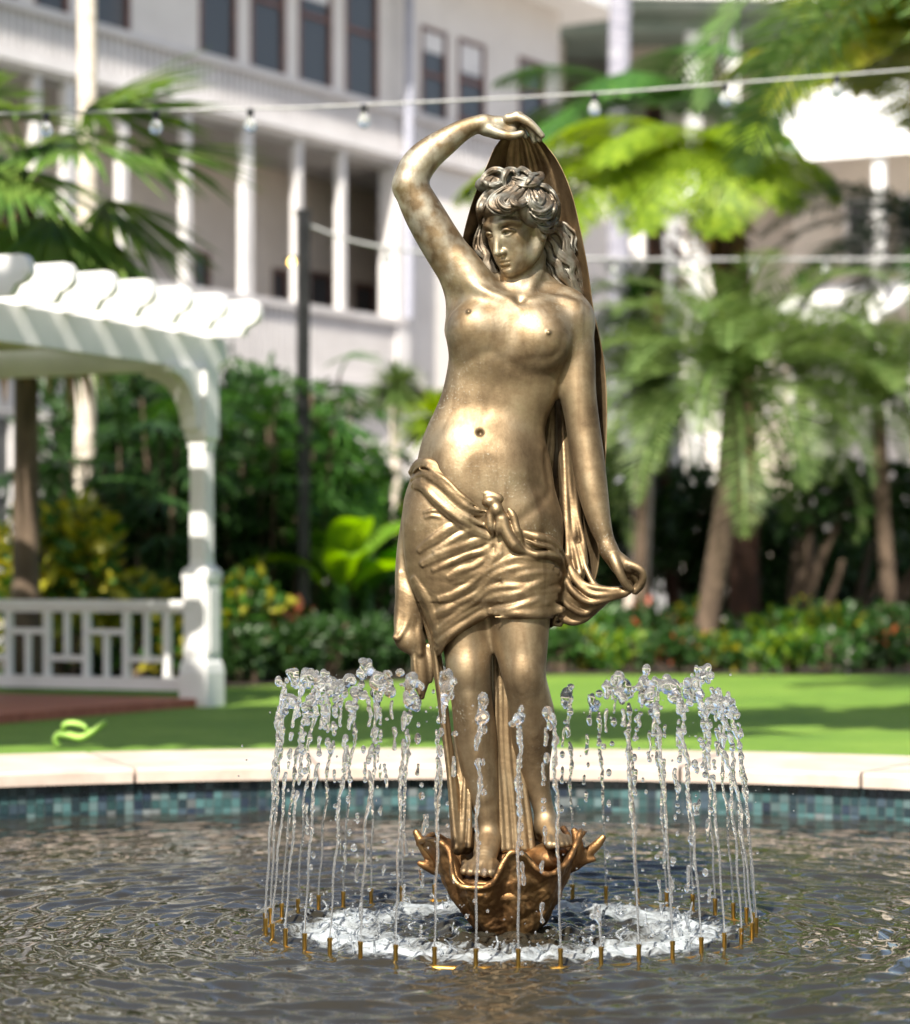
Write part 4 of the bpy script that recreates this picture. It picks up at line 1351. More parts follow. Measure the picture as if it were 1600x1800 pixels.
# ==================================================================== GARDEN
m_grass, nt, b = new_mat('lawn_grass')
c, f, src = noise_col(nt, 1.1, [(.07, .165, .010), (.125, .24, .016), (.20, .31, .035)], detail=12, rough=.8)
n2 = nt.nodes.new('ShaderNodeTexNoise'); n2.inputs['Scale'].default_value = 90; n2.inputs['Detail'].default_value = 3
nt.links.new(src, n2.inputs['Vector'])
hs = nt.nodes.new('ShaderNodeHueSaturation')
mr = nt.nodes.new('ShaderNodeMapRange'); mr.inputs['To Min'].default_value = .6; mr.inputs['To Max'].default_value = 1.5
nt.links.new(n2.outputs['Fac'], mr.inputs['Value']); nt.links.new(mr.outputs[0], hs.inputs['Value'])
nt.links.new(c, hs.inputs['Color']); nt.links.new(hs.outputs['Color'], b.inputs['Base Color'])
b.inputs['Roughness'].default_value = .8
bump(nt, b, n2.outputs['Fac'], .9, .03)
# lawn and earth: one sheet with a round hole for the pool
vs, fs = [], []
K = 120
rings = [POOL_R + .90, POOL_R + 1.5, POOL_R + 3, 9, 14, 15]
for r in rings:
    for i in range(K):
        a = 2 * math.pi * i / K
        vs.append((POOL_C.x + r * math.cos(a), POOL_C.y + r * math.sin(a), GZ))
for j in range(len(rings) - 1):
    for i in range(K):
        a, b_ = j * K + i, j * K + (i + 1) % K
        fs.append((a, a + K, b_ + K, b_))
tag(mesh_obj('lawn', vs, fs, m_grass), kind='structure')

vs, fs = [], []
for r in (14.8, 22, 40, 90, 260):
    for i in range(K): vs.append((POOL_C.x + r * math.cos(2 * math.pi * i / K), POOL_C.y + r * math.sin(2 * math.pi * i / K), GZ - .004))
for j in range(4):
    for i in range(K):
        a, b_ = j * K + i, j * K + (i + 1) % K
        fs.append((a, a + K, b_ + K, b_))
tag(mesh_obj('ground', vs, fs, simple('paved_ground', [(.26, .235, .215), (.33, .30, .28), (.40, .37, .345)], .8, .85, bmp=.2, bdist=.02)), kind='structure')

GREEN_D = leaf_mat('leaf_dark', (.010, .030, .008), (.022, .060, .012), .22, c3=(.040, .095, .018), scale=16)  # dark green lowered further, shade under the palms put into the leaf colour
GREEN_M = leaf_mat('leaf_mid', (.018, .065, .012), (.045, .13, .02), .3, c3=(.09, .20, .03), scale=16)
GREEN_FAN = leaf_mat('leaf_fan', (.04, .10, .02), (.09, .17, .03), .3, c3=(.17, .24, .05))
GREEN_LIME = leaf_mat('leaf_lime', (.07, .15, .010), (.20, .31, .018), .45, c3=(.34, .44, .04), scale=14)
GREEN_GREY = leaf_mat('leaf_grey_green', (.055, .10, .025), (.105, .175, .045), .35, c3=(.24, .31, .11), scale=14)
YELLOW = leaf_mat('leaf_yellow', (.16, .20, .02), (.36, .34, .03), .4, c3=(.50, .42, .05))
RED = leaf_mat('leaf_red', (.30, .05, .02), (.50, .13, .05), .35)
ORANGE = leaf_mat('flower_orange', (.62, .20, .10), (.80, .36, .20), .35)
WHITEFL = leaf_mat('flower_white', (.6, .52, .5), (.8, .74, .7), .35)
DRYLEAF = leaf_mat('leaf_dry', (.10, .055, .02), (.22, .12, .04), .2, c3=(.30, .19, .07))
BARK = simple('bark_brown', [(.045, .03, .02), (.085, .058, .038), (.15, .105, .072)], 9, .9, bmp=.6, bdist=.03, stretch=(1, 1, .35))
BARK_RED = simple('fern_trunk', [(.02, .010, .007), (.05, .022, .013), (.11, .045, .025)], 12, .95, bmp=.8, bdist=.05, stretch=(1, 1, .3))
BARK_PALE = simple('bark_pale', [(.42, .36, .30), (.56, .49, .42), (.66, .60, .52)], 6, .85, bmp=.3, bdist=.02, stretch=(.6, .6, 3))
BARK_GREY = simple('bark_grey', [(.17, .17, .21), (.25, .25, .30), (.34, .34, .38)], 6, .85, bmp=.3, bdist=.02, stretch=(.6, .6, 3))
SOIL = simple('bed_soil', [(.012, .009, .006), (.03, .02, .013), (.05, .035, .022)], 7, .95, bmp=.6, bdist=.03)


class LB:
    """collects leaf faces"""
    def __init__(s): s.v, s.f = [], []

    def quad(s, a, b, c, d):
        n = len(s.v); s.v += [a, b, c, d]; s.f.append((n, n + 1, n + 2, n + 3))

    def blade(s, base, tip, side, w, droop=0.0, fold=.3, segs=2):
        """a pointed leaf from base to tip, w wide at the middle"""
        base, tip = Vector(base), Vector(tip)
        ax = tip - base
        sd = Vector(side).normalized()
        nrm = ax.cross(sd).normalized() if ax.length > 1e-6 else Vector((0, 0, 1))
        n0 = len(s.v)
        P = []
        for i in range(segs + 1):
            t = i / segs
            p = base + ax * t - Vector((0, 0, 1)) * droop * t * t
            ww = w * (.35 if i == 0 else (0.02 if i == segs else 1.0 - .25 * abs(t - .5)))
            s.v += [p - sd * ww / 2 + nrm * fold * ww * .3, p, p + sd * ww / 2 + nrm * fold * ww * .3]
        for i in range(segs):
            a = n0 + i * 3
            s.f += [(a, a + 1, a + 4, a + 3), (a + 1, a + 2, a + 5, a + 4)]

    def build(s, name, mat, parent=None, smooth=False):
        return mesh_obj(name, s.v, s.f, mat, parent, smooth)


def arc_curve(p, az, el, length, droop, n=14):
    """a stem leaving p at azimuth az and elevation el, bending down by droop"""
    P = [Vector(p)]
    e = el
    for i in range(n):
        st = length / n
        P.append(P[-1] + Vector((math.cos(az) * math.cos(e), math.sin(az) * math.cos(e), math.sin(e))) * st)
        e -= droop / n * (1 + i / n)
    return P


def frond(lb, p, az, el, length, droop, pairs, ll, lw, rng, vee=.35, hang=.2):
    """pinnate frond"""
    C = arc_curve(p, az, el, length, droop, 16)
    lb_side = Vector((-math.sin(az), math.cos(az), 0))
    for i in range(pairs):
        t = .08 + .92 * i / (pairs - 1)
        k = min(len(C) - 2, int(t * (len(C) - 1)))
        u = t * (len(C) - 1) - k
        q = C[k].lerp(C[k + 1], u)
        tg = (C[k + 1] - C[k]).normalized()
        up = lb_side.cross(tg) * -1
        if up.z < 0: up = -up
        L = ll * (math.sin(math.pi * min(1, .18 + .8 * t)) ** .7) * rng.uniform(.85, 1.1)
        for sgn in (-1, 1):
            d = (lb_side * sgn * .85 + tg * .55 + up * vee * rng.uniform(.4, 1.2)).normalized()
            lb.blade(q, q + d * L, tg, lw, droop=L * hang * rng.uniform(.6, 1.6), segs=2)
    # midrib
    sd = lb_side
    for k in range(len(C) - 1):
        w0 = .012 + .02 * (1 - k / len(C))
        lb.quad(C[k] - sd * w0, C[k] + sd * w0, C[k + 1] + sd * w0 * .9, C[k + 1] - sd * w0 * .9)


def fan_leaf(lb, p, az, el, stem, rad, rng, nseg=26, spread=2.5, lw=.035):
    """fan-palm leaf: a petiole and a pleated fan of long pointed segments"""
    C = arc_curve(p, az, el, stem, .5, 6)
    sd = Vector((-math.sin(az), math.cos(az), 0))
    for k in range(len(C) - 1): lb.quad(C[k] - sd * .012, C[k] + sd * .012, C[k + 1] + sd * .01, C[k + 1] - sd * .01)
    tg = (C[-1] - C[-2]).normalized()
    nrm = sd.cross(tg)
    for i in range(nseg):
        a = (i / (nseg - 1) - .5) * spread
        d = tg * math.cos(a) + sd * math.sin(a) + nrm * rng.uniform(-.06, .06) + Vector((0, 0, -.12 * abs(a)))
        L = rad * (1 - .12 * abs(a)) * rng.uniform(.9, 1.05)
        s2 = (sd * math.cos(a) - tg * math.sin(a))
        lb.blade(C[-1], C[-1] + d.normalized() * L, s2, lw * rad / .6, droop=L * rng.uniform(.05, .28), fold=.5, segs=3)


def trunk(mb, a, b, r0, r1, rng, n=9, bend=.1, rough=.06):
    a, b = Vector(a), Vector(b)
    off = Vector((rng.uniform(-1, 1), rng.uniform(-1, 1), 0)) * bend
    P, Rr = [], []
    for i in range(n + 1):
        t = i / n
        P.append(a.lerp(b, t) + off * math.sin(math.pi * t))
        Rr.append((r0 + (r1 - r0) * t) * rng.uniform(1 - rough, 1 + rough) * (1.35 - .35 * min(1, t * 6)))
    mb.tube(P, Rr, 10)
    return P


def palm(name, base, top, r0, r1, nf, flen, rng, mat, bark, label, cat, el=(-.3, 1.2), droop=1.3, ll=.34, lw=.028, pairs=30, az0=None, group=None, hang=.25, azs=None):
    root = tag(empty(name, base), label, cat, group)
    b0 = Vector((0, 0, 0)); t0 = Vector(top) - Vector(base)
    mb = MB(); trunk(mb, b0, t0, r0, r1, rng)
    mb.build('trunk', bark, root, smooth=True)
    lb = LB()
    for i in range(nf):
        az = azs[i] if azs else i * 2.399 + rng.uniform(-.25, .25)
        e = el[0] + (el[1] - el[0]) * ((i + .5) / nf) ** .8 + rng.uniform(-.1, .1)
        frond(lb, t0 + Vector((0, 0, .04)), az, e, flen * rng.uniform(.85, 1.1), droop * rng.uniform(.8, 1.2), pairs, ll, lw, rng, hang=hang)
    lb.build('crown', mat, root)
    return root


def clump(lb, c, rad, n, size, rng, up=.4, aspect=.42, freq=1.6, thr=-.12):
    """leaves through a ragged volume: gaps where the noise is low"""
    c = Vector(c)
    m = 0; tries = 0
    off = Vector((rng.uniform(0, 50), rng.uniform(0, 50), rng.uniform(0, 50)))
    while m < n and tries < n * 8:
        tries += 1
        u = Vector((rng.gauss(0, 1), rng.gauss(0, 1), rng.gauss(0, 1))).normalized() * (rng.random() ** .4)
        q = Vector((u.x * rad[0], u.y * rad[1], u.z * rad[2]))
        if mnoise.noise(q * freq / max(.2, rad[0]) * 1.8 + off) < thr: continue
        p = c + q
        d = (u * .8 + Vector((rng.gauss(0, .5), rng.gauss(0, .5), rng.gauss(0, .5) + up))).normalized()
        s = size * rng.uniform(.6, 1.35)
        sd = d.cross(Vector((rng.gauss(0, 1), rng.gauss(0, 1), rng.gauss(0, 1)))).normalized()
        lb.blade(p, p + d * s, sd, s * aspect, droop=s * .2, segs=2)
        m += 1


def shrub(name, base, rad, n, size, mat, label, cat, rng, group=None, aspect=.42, stems=5, up=.4, mat2=None, frac2=.0, lobes=5, bark=None):
    """leafy shrub: stems and several leaf clumps; frac2 of its leaves in a second colour"""
    root = tag(empty(name, base), label, cat, group)
    mb = MB()
    lb, lb2 = LB(), LB()
    for k in range(stems):
        a = rng.uniform(0, 6.28)
        tip = Vector((math.cos(a) * rad[0] * .55, math.sin(a) * rad[1] * .55, rad[2] * rng.uniform(1.1, 1.6)))
        mb.tube([(math.cos(a) * .06, math.sin(a) * .06, -.02), tuple(tip * .5 + Vector((0, 0, .1))), tuple(tip)], [.028, .02, .01], 6)
    mb.build('stems', bark or BARK, root)
    for k in range(lobes):
        a = rng.uniform(0, 6.28); q = rng.uniform(.1, .55)
        c = (math.cos(a) * rad[0] * q, math.sin(a) * rad[1] * q, rad[2] * rng.uniform(.65, 1.25))
        f = rng.uniform(.5, .75)
        m = int(n / lobes)
        clump(lb, c, (rad[0] * f, rad[1] * f, rad[2] * f * .95), int(m * (1 - frac2)), size, rng, up, aspect)
        if frac2: clump(lb2, c, (rad[0] * f * 1.06, rad[1] * f * 1.06, rad[2] * f * 1.02), int(m * frac2), size, rng, up, aspect)
    lb.build('foliage', mat, root)
    if frac2: lb2.build('bright_leaves', mat2, root)
    return root


def tufted(name, base, h, rad, n, mat, bark, label, cat, rng, lw=.03, r0=.06, group=None, up=.0):
    """slender trunk with a round head of strap leaves"""
    root = tag(empty(name, base), label, cat, group)
    mb = MB(); trunk(mb, (0, 0, 0), (rng.uniform(-.1, .1), 0, h), r0, r0 * .7, rng, bend=.06)
    mb.build('trunk', bark, root, smooth=True)
    lb = LB()
    for i in range(n):
        az = rng.uniform(0, 6.28); el = math.asin(rng.uniform(-.45 + up, 1))
        d = Vector((math.cos(az) * math.cos(el), math.sin(az) * math.cos(el), math.sin(el)))
        L = rad * rng.uniform(.75, 1.1)
        c = Vector((0, 0, h))
        lb.blade(c, c + d * L, Vector((-math.sin(az), math.cos(az), 0)), lw, droop=L * .35, segs=3)
    lb.build('crown', mat, root)
    return root


rng = random.Random(101)

# ---- fan palm at the left, its crown above the pergola
def fan_palm(name, c, nleaf, stem, rad, label, rng, mat, els=(-.9, 1.1), r0=.10, azs=None, dry=0):
    base = Vector((c.x, c.y, GZ))
    root = tag(empty(name, base), label, 'palm')
    h = c.z - GZ
    mb = MB(); trunk(mb, (0, 0, 0), (0, 0, h), r0, r0 * .8, rng, bend=.08)
    mb.build('trunk', BARK, root, smooth=True)
    lb, ld = LB(), LB()
    for i in range(nleaf):
        az = i * 2.399 + rng.uniform(-.3, .3) if azs is None else azs[i]
        t = (i + .5) / nleaf
        el = els[0] + (els[1] - els[0]) * t
        fan_leaf(ld if i < dry else lb, (0, 0, h + rng.uniform(-.1, .1)), az, el, stem * rng.uniform(.8, 1.15), rad * rng.uniform(.85, 1.1), rng)
    lb.build('crown', mat, root)
    if dry: ld.build('dry_leaves', DRYLEAF, root)
    return root

fan_palm('fan_palm', at(45, 310, 17.5), 30, .72, 1.0, 'large fan palm with stiff green fans rising above the pergola', rng, GREEN_FAN, dry=3)
# pale tall trunk behind it
p0 = gnd(142, 21)
palm('tall_palm', p0, (p0.x, p0.y, 8.6), .095, .075, 16, 1.9, rng, GREEN_M, BARK_PALE, 'tall palm with a smooth pale trunk beside the hotel balcony', 'palm', pairs=22)
p0 = gnd(1096, 33)
palm('tall_palm', p0, (p0.x, p0.y, 11.6), .17, .14, 16, 2.3, rng, GREEN_M, BARK_GREY, 'tall palm with a blue grey trunk before the dark porch recess', 'palm', pairs=22)

# ---- dark lady palms and shrubs behind the pergola
spots = [(150, 20.5, 1.35, 'first'), (255, 20, 1.55, ''), (330, 21.5, 1.75, ''), (455, 20.8, 2.0, ''), (575, 22.5, 1.75, '')]
lab = ['dark fan leaved shrub behind the pergola railing, furthest left', 'dark fan leaved shrub behind the pergola, second from the left', 'dense dark fan leaved shrub just left of the pergola column',
       'tall green fan leaved shrub between the pergola column and black pole', 'green fan leaved shrub just right of the black light pole']
for (px, d, hh, _), lb_ in zip(spots, lab):
    base = gnd(px, d)
    root = tag(empty('lady_palm', base), lb_, 'shrub', 'fan leaved shrubs behind the pergola')
    mb = MB(); lb = LB()
    for s_ in range(20):
        x, y = rng.gauss(0, .38), rng.gauss(0, .3)
        h = hh * rng.uniform(.35, 1.35)
        mb.tube([(x * .6, y * .6, -.02), (x, y, h)], [.02, .013], 6)
        for k in range(6):
            az = rng.uniform(0, 6.28)
            fan_leaf(lb, (x, y, h - k * .16), az, rng.uniform(-.1, 1.0), .28, .42, rng, nseg=9, spread=2.6, lw=.06)
    mb.build('stems', BARK, root)
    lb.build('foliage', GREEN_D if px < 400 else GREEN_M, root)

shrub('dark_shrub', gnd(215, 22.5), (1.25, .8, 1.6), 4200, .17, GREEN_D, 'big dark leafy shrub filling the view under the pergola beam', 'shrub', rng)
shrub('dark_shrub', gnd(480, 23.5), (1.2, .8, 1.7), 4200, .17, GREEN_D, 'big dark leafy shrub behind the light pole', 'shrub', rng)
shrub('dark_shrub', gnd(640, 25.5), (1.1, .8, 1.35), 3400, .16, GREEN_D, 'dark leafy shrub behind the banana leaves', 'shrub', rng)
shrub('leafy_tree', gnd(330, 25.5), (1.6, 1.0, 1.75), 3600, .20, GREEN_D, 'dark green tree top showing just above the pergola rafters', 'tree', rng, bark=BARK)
shrub('croton', gnd(110, 18.2), (.48, .35, .72), 1200, .15, GREEN_M, 'yellow and green croton bush behind the left part of the railing', 'shrub', rng, mat2=YELLOW, frac2=.6, aspect=.5)
shrub('croton', gnd(235, 18.6), (.35, .3, .42), 600, .13, GREEN_M, 'small croton with yellow leaves behind the middle of the railing', 'shrub', rng, mat2=YELLOW, frac2=.4, aspect=.5)
shrub('croton', gnd(425, 18.5), (.28, .3, .50), 600, .12, GREEN_M, 'croton with ochre leaves right of the pergola column', 'shrub', rng, mat2=YELLOW, frac2=.25, aspect=.5)
shrub('flowering_shrub', gnd(492, 19.4), (.26, .25, .30), 420, .11, GREEN_D, 'low shrub with orange flowers left of the foot of the light pole', 'shrub', rng, mat2=ORANGE, frac2=.35, aspect=.7)
# ---- low dark bed right of the pergola
for i, (px, d) in enumerate(((430, 18.2), (500, 18.6), (575, 18.8), (650, 19.2), (725, 19.5))):
    where = ['beside the pergola column', 'in front of the black light pole', 'just right of the black light pole', 'below the banana leaves', 'half behind the statue'][i]
    shrub('low_shrub', gnd(px, d), (.36, .34, .27), 800, .085, GREEN_D, f'low dark leafy shrub at the lawn edge {where}', 'shrub', rng, 'low shrubs left of the statue', stems=3)

# ---- banana plant with lime leaves, tufted trees
def banana(name, base, leaves, label, mat, rng):
    root = tag(empty(name, base), label, 'plant')
    mb = MB(); mb.tube([(0, 0, -.02), (.02, 0, .5), (0, .02, .9)], [.09, .07, .04], 10); mb.build('stalk', GREEN_M, root, smooth=True)
    for (az, el, L, W) in leaves:
        lb = LB()
        C = arc_curve((0, 0, .55), az, el, L, .9, 12)
        sd = Vector((-math.sin(az), math.cos(az), 0))
        n0 = 0
        for i, p in enumerate(C):
            t = i / (len(C) - 1)
            w = W * (math.sin(math.pi * max(0, t - .22) / .78) ** .6 if t > .22 else .03)
            tg = (C[min(i + 1, len(C) - 1)] - C[max(i - 1, 0)]).normalized()
            up = sd.cross(tg)
            if up.z < 0: up = -up
            lb.v += [p - sd * w / 2 + up * w * .16, p, p + sd * w / 2 + up * w * .16]
            if i: lb.f += [(3 * i - 3, 3 * i - 2, 3 * i + 1, 3 * i), (3 * i - 2, 3 * i - 1, 3 * i + 2, 3 * i + 1)]
        lb.build('leaf', mat, root, smooth=True)
    return root

banana('banana_plant', gnd(640, 21.0), [(2.6, 1.25, 1.4, .34), (.3, 1.1, 1.25, .36), (1.6, 1.35, 1.5, .36), (-1.2, .75, 1.15, .36), (3.7, .8, 1.2, .36), (5.4, .9, 1.1, .34), (-2.2, 1.0, 1.2, .34)],
       'banana plant with broad upright bright green leaves left of the statue', leaf_mat('leaf_banana', (.07, .20, .02), (.12, .30, .03), .5), rng)
banana('banana_plant', gnd(596, 20.2), [(2.3, 1.2, 1.15, .36), (.6, 1.15, 1.2, .38), (-1.4, .95, 1.0, .36), (-.6, .8, 1.0, .34), (3.6, .9, .95, .34), (5.0, 1.25, 1.1, .36)],
       'second banana plant with lime leaves close to the black pole', leaf_mat('leaf_banana_lime', (.13, .28, .02), (.22, .40, .04), .55), rng)
tufted('dragon_tree', gnd(698, 25), 2.68, .46, 420, GREEN_GREY, BARK_PALE, 'slender pale trunked tree with a round tuft of dark strap leaves', 'tree', rng, lw=.028)
tufted('dragon_tree', gnd(772, 24), 2.3, .5, 240, GREEN_LIME, BARK, 'yellow green tufted tree half hidden behind the left side of the statue', 'tree', rng, lw=.05)
tufted('dragon_tree', gnd(605, 24), 1.75, .42, 260, GREEN_M, BARK, 'short tree with spreading narrow leaves right of the light pole', 'tree', rng, lw=.03)
shrub('lime_shrub', gnd(765, 23), (.55, .4, .95), 1300, .15, GREEN_M, 'bright green shrub behind the statue, left side', 'shrub', rng, mat2=GREEN_LIME, frac2=.5)

# ---- tree fern on the right
def tree_fern(name, c, label, azels, rng, mat, dead=7, r=(.13, .2)):
    base = Vector((c.x + .25, c.y, GZ))
    root = tag(empty(name, base), label, 'tree fern')
    t0 = c - base
    mb = MB(); trunk(mb, (0, 0, 0), t0, r[0], r[1], rng, n=14, bend=.12, rough=.14)
    for i in range(40):                                # old frond stubs on the trunk
        q = t0 * rng.uniform(.45, 1.0); a = rng.uniform(0, 6.28)
        mb.tube([tuple(q + Vector((math.cos(a) * .18, math.sin(a) * .18, 0))), tuple(q + Vector((math.cos(a) * .36, math.sin(a) * .36, -.10)))], [.03, .012], 5)
    mb.build('trunk', BARK_RED, root, smooth=True)
    lb, ld = LB(), LB()
    for az, el, L, dr in azels:
        C = arc_curve(t0, az, el, L, dr, 18)
        sd0 = Vector((-math.sin(az), math.cos(az), 0))
        npair = 26
        for i in range(npair):
            t = .14 + .86 * i / (npair - 1)
            k = min(len(C) - 2, int(t * (len(C) - 1))); q = C[k]
            tg = (C[k + 1] - C[k]).normalized()
            pl = L * .36 * (math.sin(math.pi * min(1, .12 + .86 * t)) ** .8)
            for sg in (-1, 1):
                d = (sd0 * sg + tg * .35 + Vector((0, 0, -.12))).normalized()
                mleaf = 9
                for u in range(mleaf):                 # each side branch carries its own leaflets
                    p = q + d * pl * (u + .5) / mleaf - Vector((0, 0, pl * .18 * (u / mleaf) ** 2))
                    l2 = .115 * (1 - .55 * u / mleaf) * (L / 1.6)
                    for s2 in (-1, 1):
                        lb.blade(p, p + (tg * s2 * .9 + d * .45).normalized() * l2, d, l2 * .42, droop=l2 * .15, segs=2)
        for k in range(len(C) - 1): lb.quad(C[k] - sd0 * .014, C[k] + sd0 * .014, C[k + 1] + sd0 * .012, C[k + 1] - sd0 * .012)
    for i in range(dead):
        frond(ld, t0 - Vector((0, 0, .12)), rng.uniform(0, 6.28), rng.uniform(-.9, -.3), rng.uniform(.7, 1.1), 1.2, 18, .16, .03, rng)
    lb.build('crown', mat, root)
    ld.build('dead_fronds', DRYLEAF, root)
    return root

tree_fern('tree_fern', at(1262, 285, 24), 'tree fern with a shaggy brown trunk and wide lime fronds right of the statue',
          [(3.0, .40, 2.75, .85), (3.3, .22, 2.5, .9), (3.65, .18, 2.2, 1.1), (2.65, .45, 2.3, .9), (4.1, .25, 1.9, 1.3), (4.6, .2, 1.7, 1.4), (5.2, .35, 1.55, 1.4), (5.8, .40, 1.45, 1.25), (2.1, .5, 1.7, 1.0), (1.2, .6, 1.6, 1.1), (.2, .45, 1.45, 1.2), (3.15, .75, 1.9, 1.1), (3.9, .6, 1.8, 1.2), (2.85, .12, 2.4, .8), (4.9, .65, 1.5, 1.2)],
          rng, GREEN_LIME, 18)
tree_fern('tree_fern', at(1655, 70, 23), 'second tree fern, its yellow tinged crown high at the upper right', [(math.pi + (i - 6) * .28, .12 + .26 * (i % 4), 2.2, .55 + .15 * (i % 3)) for i in range(13)], rng,
          leaf_mat('leaf_fern_gold', (.11, .17, .015), (.22, .29, .02), .4, c3=(.40, .36, .04)))
c = at(1150, 190, 27)
tree_fern('tree_fern', c, 'third tree fern with a flat dark green crown behind the lime one', [(i * .63, .2 + .25 * (i % 3), 1.9, .9) for i in range(10)], rng, GREEN_M, 4, (.07, .1))

# ---- grey green date palms
pb = gnd(1228, 21.4)
palm('date_palm', pb, at(1292, 690, 21.4), .11, .095, 46, 1.85, rng, GREEN_GREY, BARK, 'date palm with a leaning brown trunk and feathery grey green fronds', 'palm', el=(-.35, 1.35), droop=1.05, ll=.40, lw=.026, pairs=40, hang=.10, group='date palms right of the statue')
pb = gnd(1575, 23.5)
palm('date_palm', pb, at(1545, 720, 23.5), .08, .07, 34, 1.6, rng, GREEN_GREY, BARK, 'date palm at the right edge of the picture', 'palm', el=(-.35, 1.3), droop=1.05, ll=.38, lw=.026, pairs=38, hang=.10, group='date palms right of the statue')
pb = gnd(1130, 25)
palm('date_palm', pb, at(1140, 700, 25), .075, .07, 30, 1.4, rng, GREEN_GREY, BARK, 'date palm between the statue and the leaning date palm', 'palm', el=(-.3, 1.3), droop=1.05, ll=.36, lw=.026, pairs=36, hang=.10, group='date palms right of the statue')
pb = gnd(1425, 26)
palm('date_palm', pb, at(1410, 670, 26), .075, .07, 26, 1.3, rng, GREEN_GREY, BARK, 'taller date palm behind, under the white awning', 'palm', el=(-.3, 1.3), droop=1.0, ll=.36, lw=.026, pairs=36, hang=.10, group='date palms right of the statue')
# shaded dark palm at the right, under the roof
c = at(1640, 430, 24)
palm('dark_palm', (c.x, c.y, GZ), c, .13, .11, 26, 1.9, rng, GREEN_D, BARK, 'dark palm reaching in from the right edge below the white roof', 'palm', el=(-.5, .8), droop=.9, ll=.42, lw=.05, pairs=34)
# coconut frond overhead at the top right
c = at(1660, -60, 15)
palm('coconut_palm', (c.x, c.y, GZ), c, .13, .11, 14, 2.2, rng, leaf_mat('leaf_coconut', (.09, .17, .05), (.16, .25, .08), .4), BARK_PALE, 'coconut palm with pale fronds hanging into the top right corner', 'palm', el=(-.2, .9), droop=1.0, ll=.55, lw=.045, pairs=46)
tufted('topiary_tree', gnd(1290, 31), 6.15, .48, 900, GREEN_M, BARK, 'small tree with a flat mushroom shaped crown before the centre wing posts', 'tree', rng, lw=.07, r0=.05, up=.4)

# ---- understory and bed at the right
for i, (px, d, w_, h_) in enumerate(((1060, 27, 1.1, 1.35), (1180, 27.5, 1.2, 1.2), (1330, 27.5, 1.2, 1.1), (1470, 28, .9, .75), (1590, 28, 1.1, .9))):
    where = ['just right of the statue', 'behind the leaning date palm trunk', 'under the middle date palm', 'before the bright gap at the right', 'at the right edge'][i]
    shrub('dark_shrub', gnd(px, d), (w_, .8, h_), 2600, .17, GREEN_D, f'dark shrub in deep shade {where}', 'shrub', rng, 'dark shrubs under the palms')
for i, (px, d) in enumerate(((1400, 24.5), (1505, 25), (1110, 26))):
    b0 = gnd(px, d)
    mb = MB(); root = tag(empty('bare_trunk', b0), ['crooked bare trunks leaning right below the date palms', 'thin bare forked trunk in front of the bright gap', 'pale ribbed trunk close behind the right shoulder of the statue'][i], 'tree')
    if i < 2:
        for k in range(4):
            trunk(mb, (rng.uniform(-.1, .1), 0, -.05), (rng.uniform(.1, .8), rng.uniform(-.3, .3), rng.uniform(.9, 1.7)), .06, .03, rng, bend=.15)
        lb = LB(); clump(lb, (.35, 0, 1.55), (.6, .45, .35), 380, .2, rng)
        mb.build('trunk', BARK, root, smooth=True)
        lb.build('crown', GREEN_D, root)
    else:
        trunk(mb, (0, 0, -.05), (.05, 0, 3.6), .12, .10, rng)
        mb.build('trunk', BARK_PALE, root, smooth=True)
        lb = LB()
        for k in range(16): frond(lb, (.05, 0, 3.6), rng.uniform(0, 6.28), rng.uniform(-.2, 1), 1.2, 1.2, 22, .26, .03, rng)
        lb.build('crown', GREEN_M, root)
kinds = [(GREEN_D, GREEN_M, .3, 'dark green'), (GREEN_M, GREEN_LIME, .35, 'bright green'), (GREEN_M, YELLOW, .3, 'yellow flecked'), (GREEN_D, RED, .06, 'dark red flecked'), (GREEN_M, WHITEFL, .10, 'white flowering')]
seqk = [0, 2, 1, 3, 2, 0, 1, 4, 0, 3]
n = 0
for i in range(10):
    px = 985 + i * 66
    d = 20.4 + .25 * math.sin(i * 1.7)
    m1, m2, fr, nm = kinds[seqk[i]]
    shrub('bed_plant', gnd(px, d), (.27, .25, .20), 560, .085, m1, f'{nm} low bed plant on the lawn edge, {ORD[i]} from the statue', 'plant', rng, 'front row of low bed plants', mat2=m2, frac2=fr, stems=3)
seqk = [1, 0, 3, 2, 4, 1, 2, 0, 3]
for i in range(9):
    px = 1010 + i * 72
    d = 21.8 + .3 * math.sin(i * 2.1)
    m1, m2, fr, nm = kinds[seqk[i]]
    shrub('bed_plant', gnd(px, d), (.34, .3, .30), 640, .11, m1, f'{nm} taller bed plant in the back row, {ORD[i]} from the statue', 'plant', rng, 'back row of bed plants', mat2=m2, frac2=fr, stems=3)
tag(mesh_obj('planting_bed', [tuple(gnd(380, 17.6)), tuple(gnd(800, 19.0)), tuple(gnd(985, 19.9)), tuple(gnd(1750, 19.9)), tuple(gnd(1900, 32)), tuple(gnd(-150, 32)), tuple(gnd(-120, 18.4))], [tuple(range(7))], SOIL), kind='structure')
bpy.data.objects['planting_bed'].location.z = .006
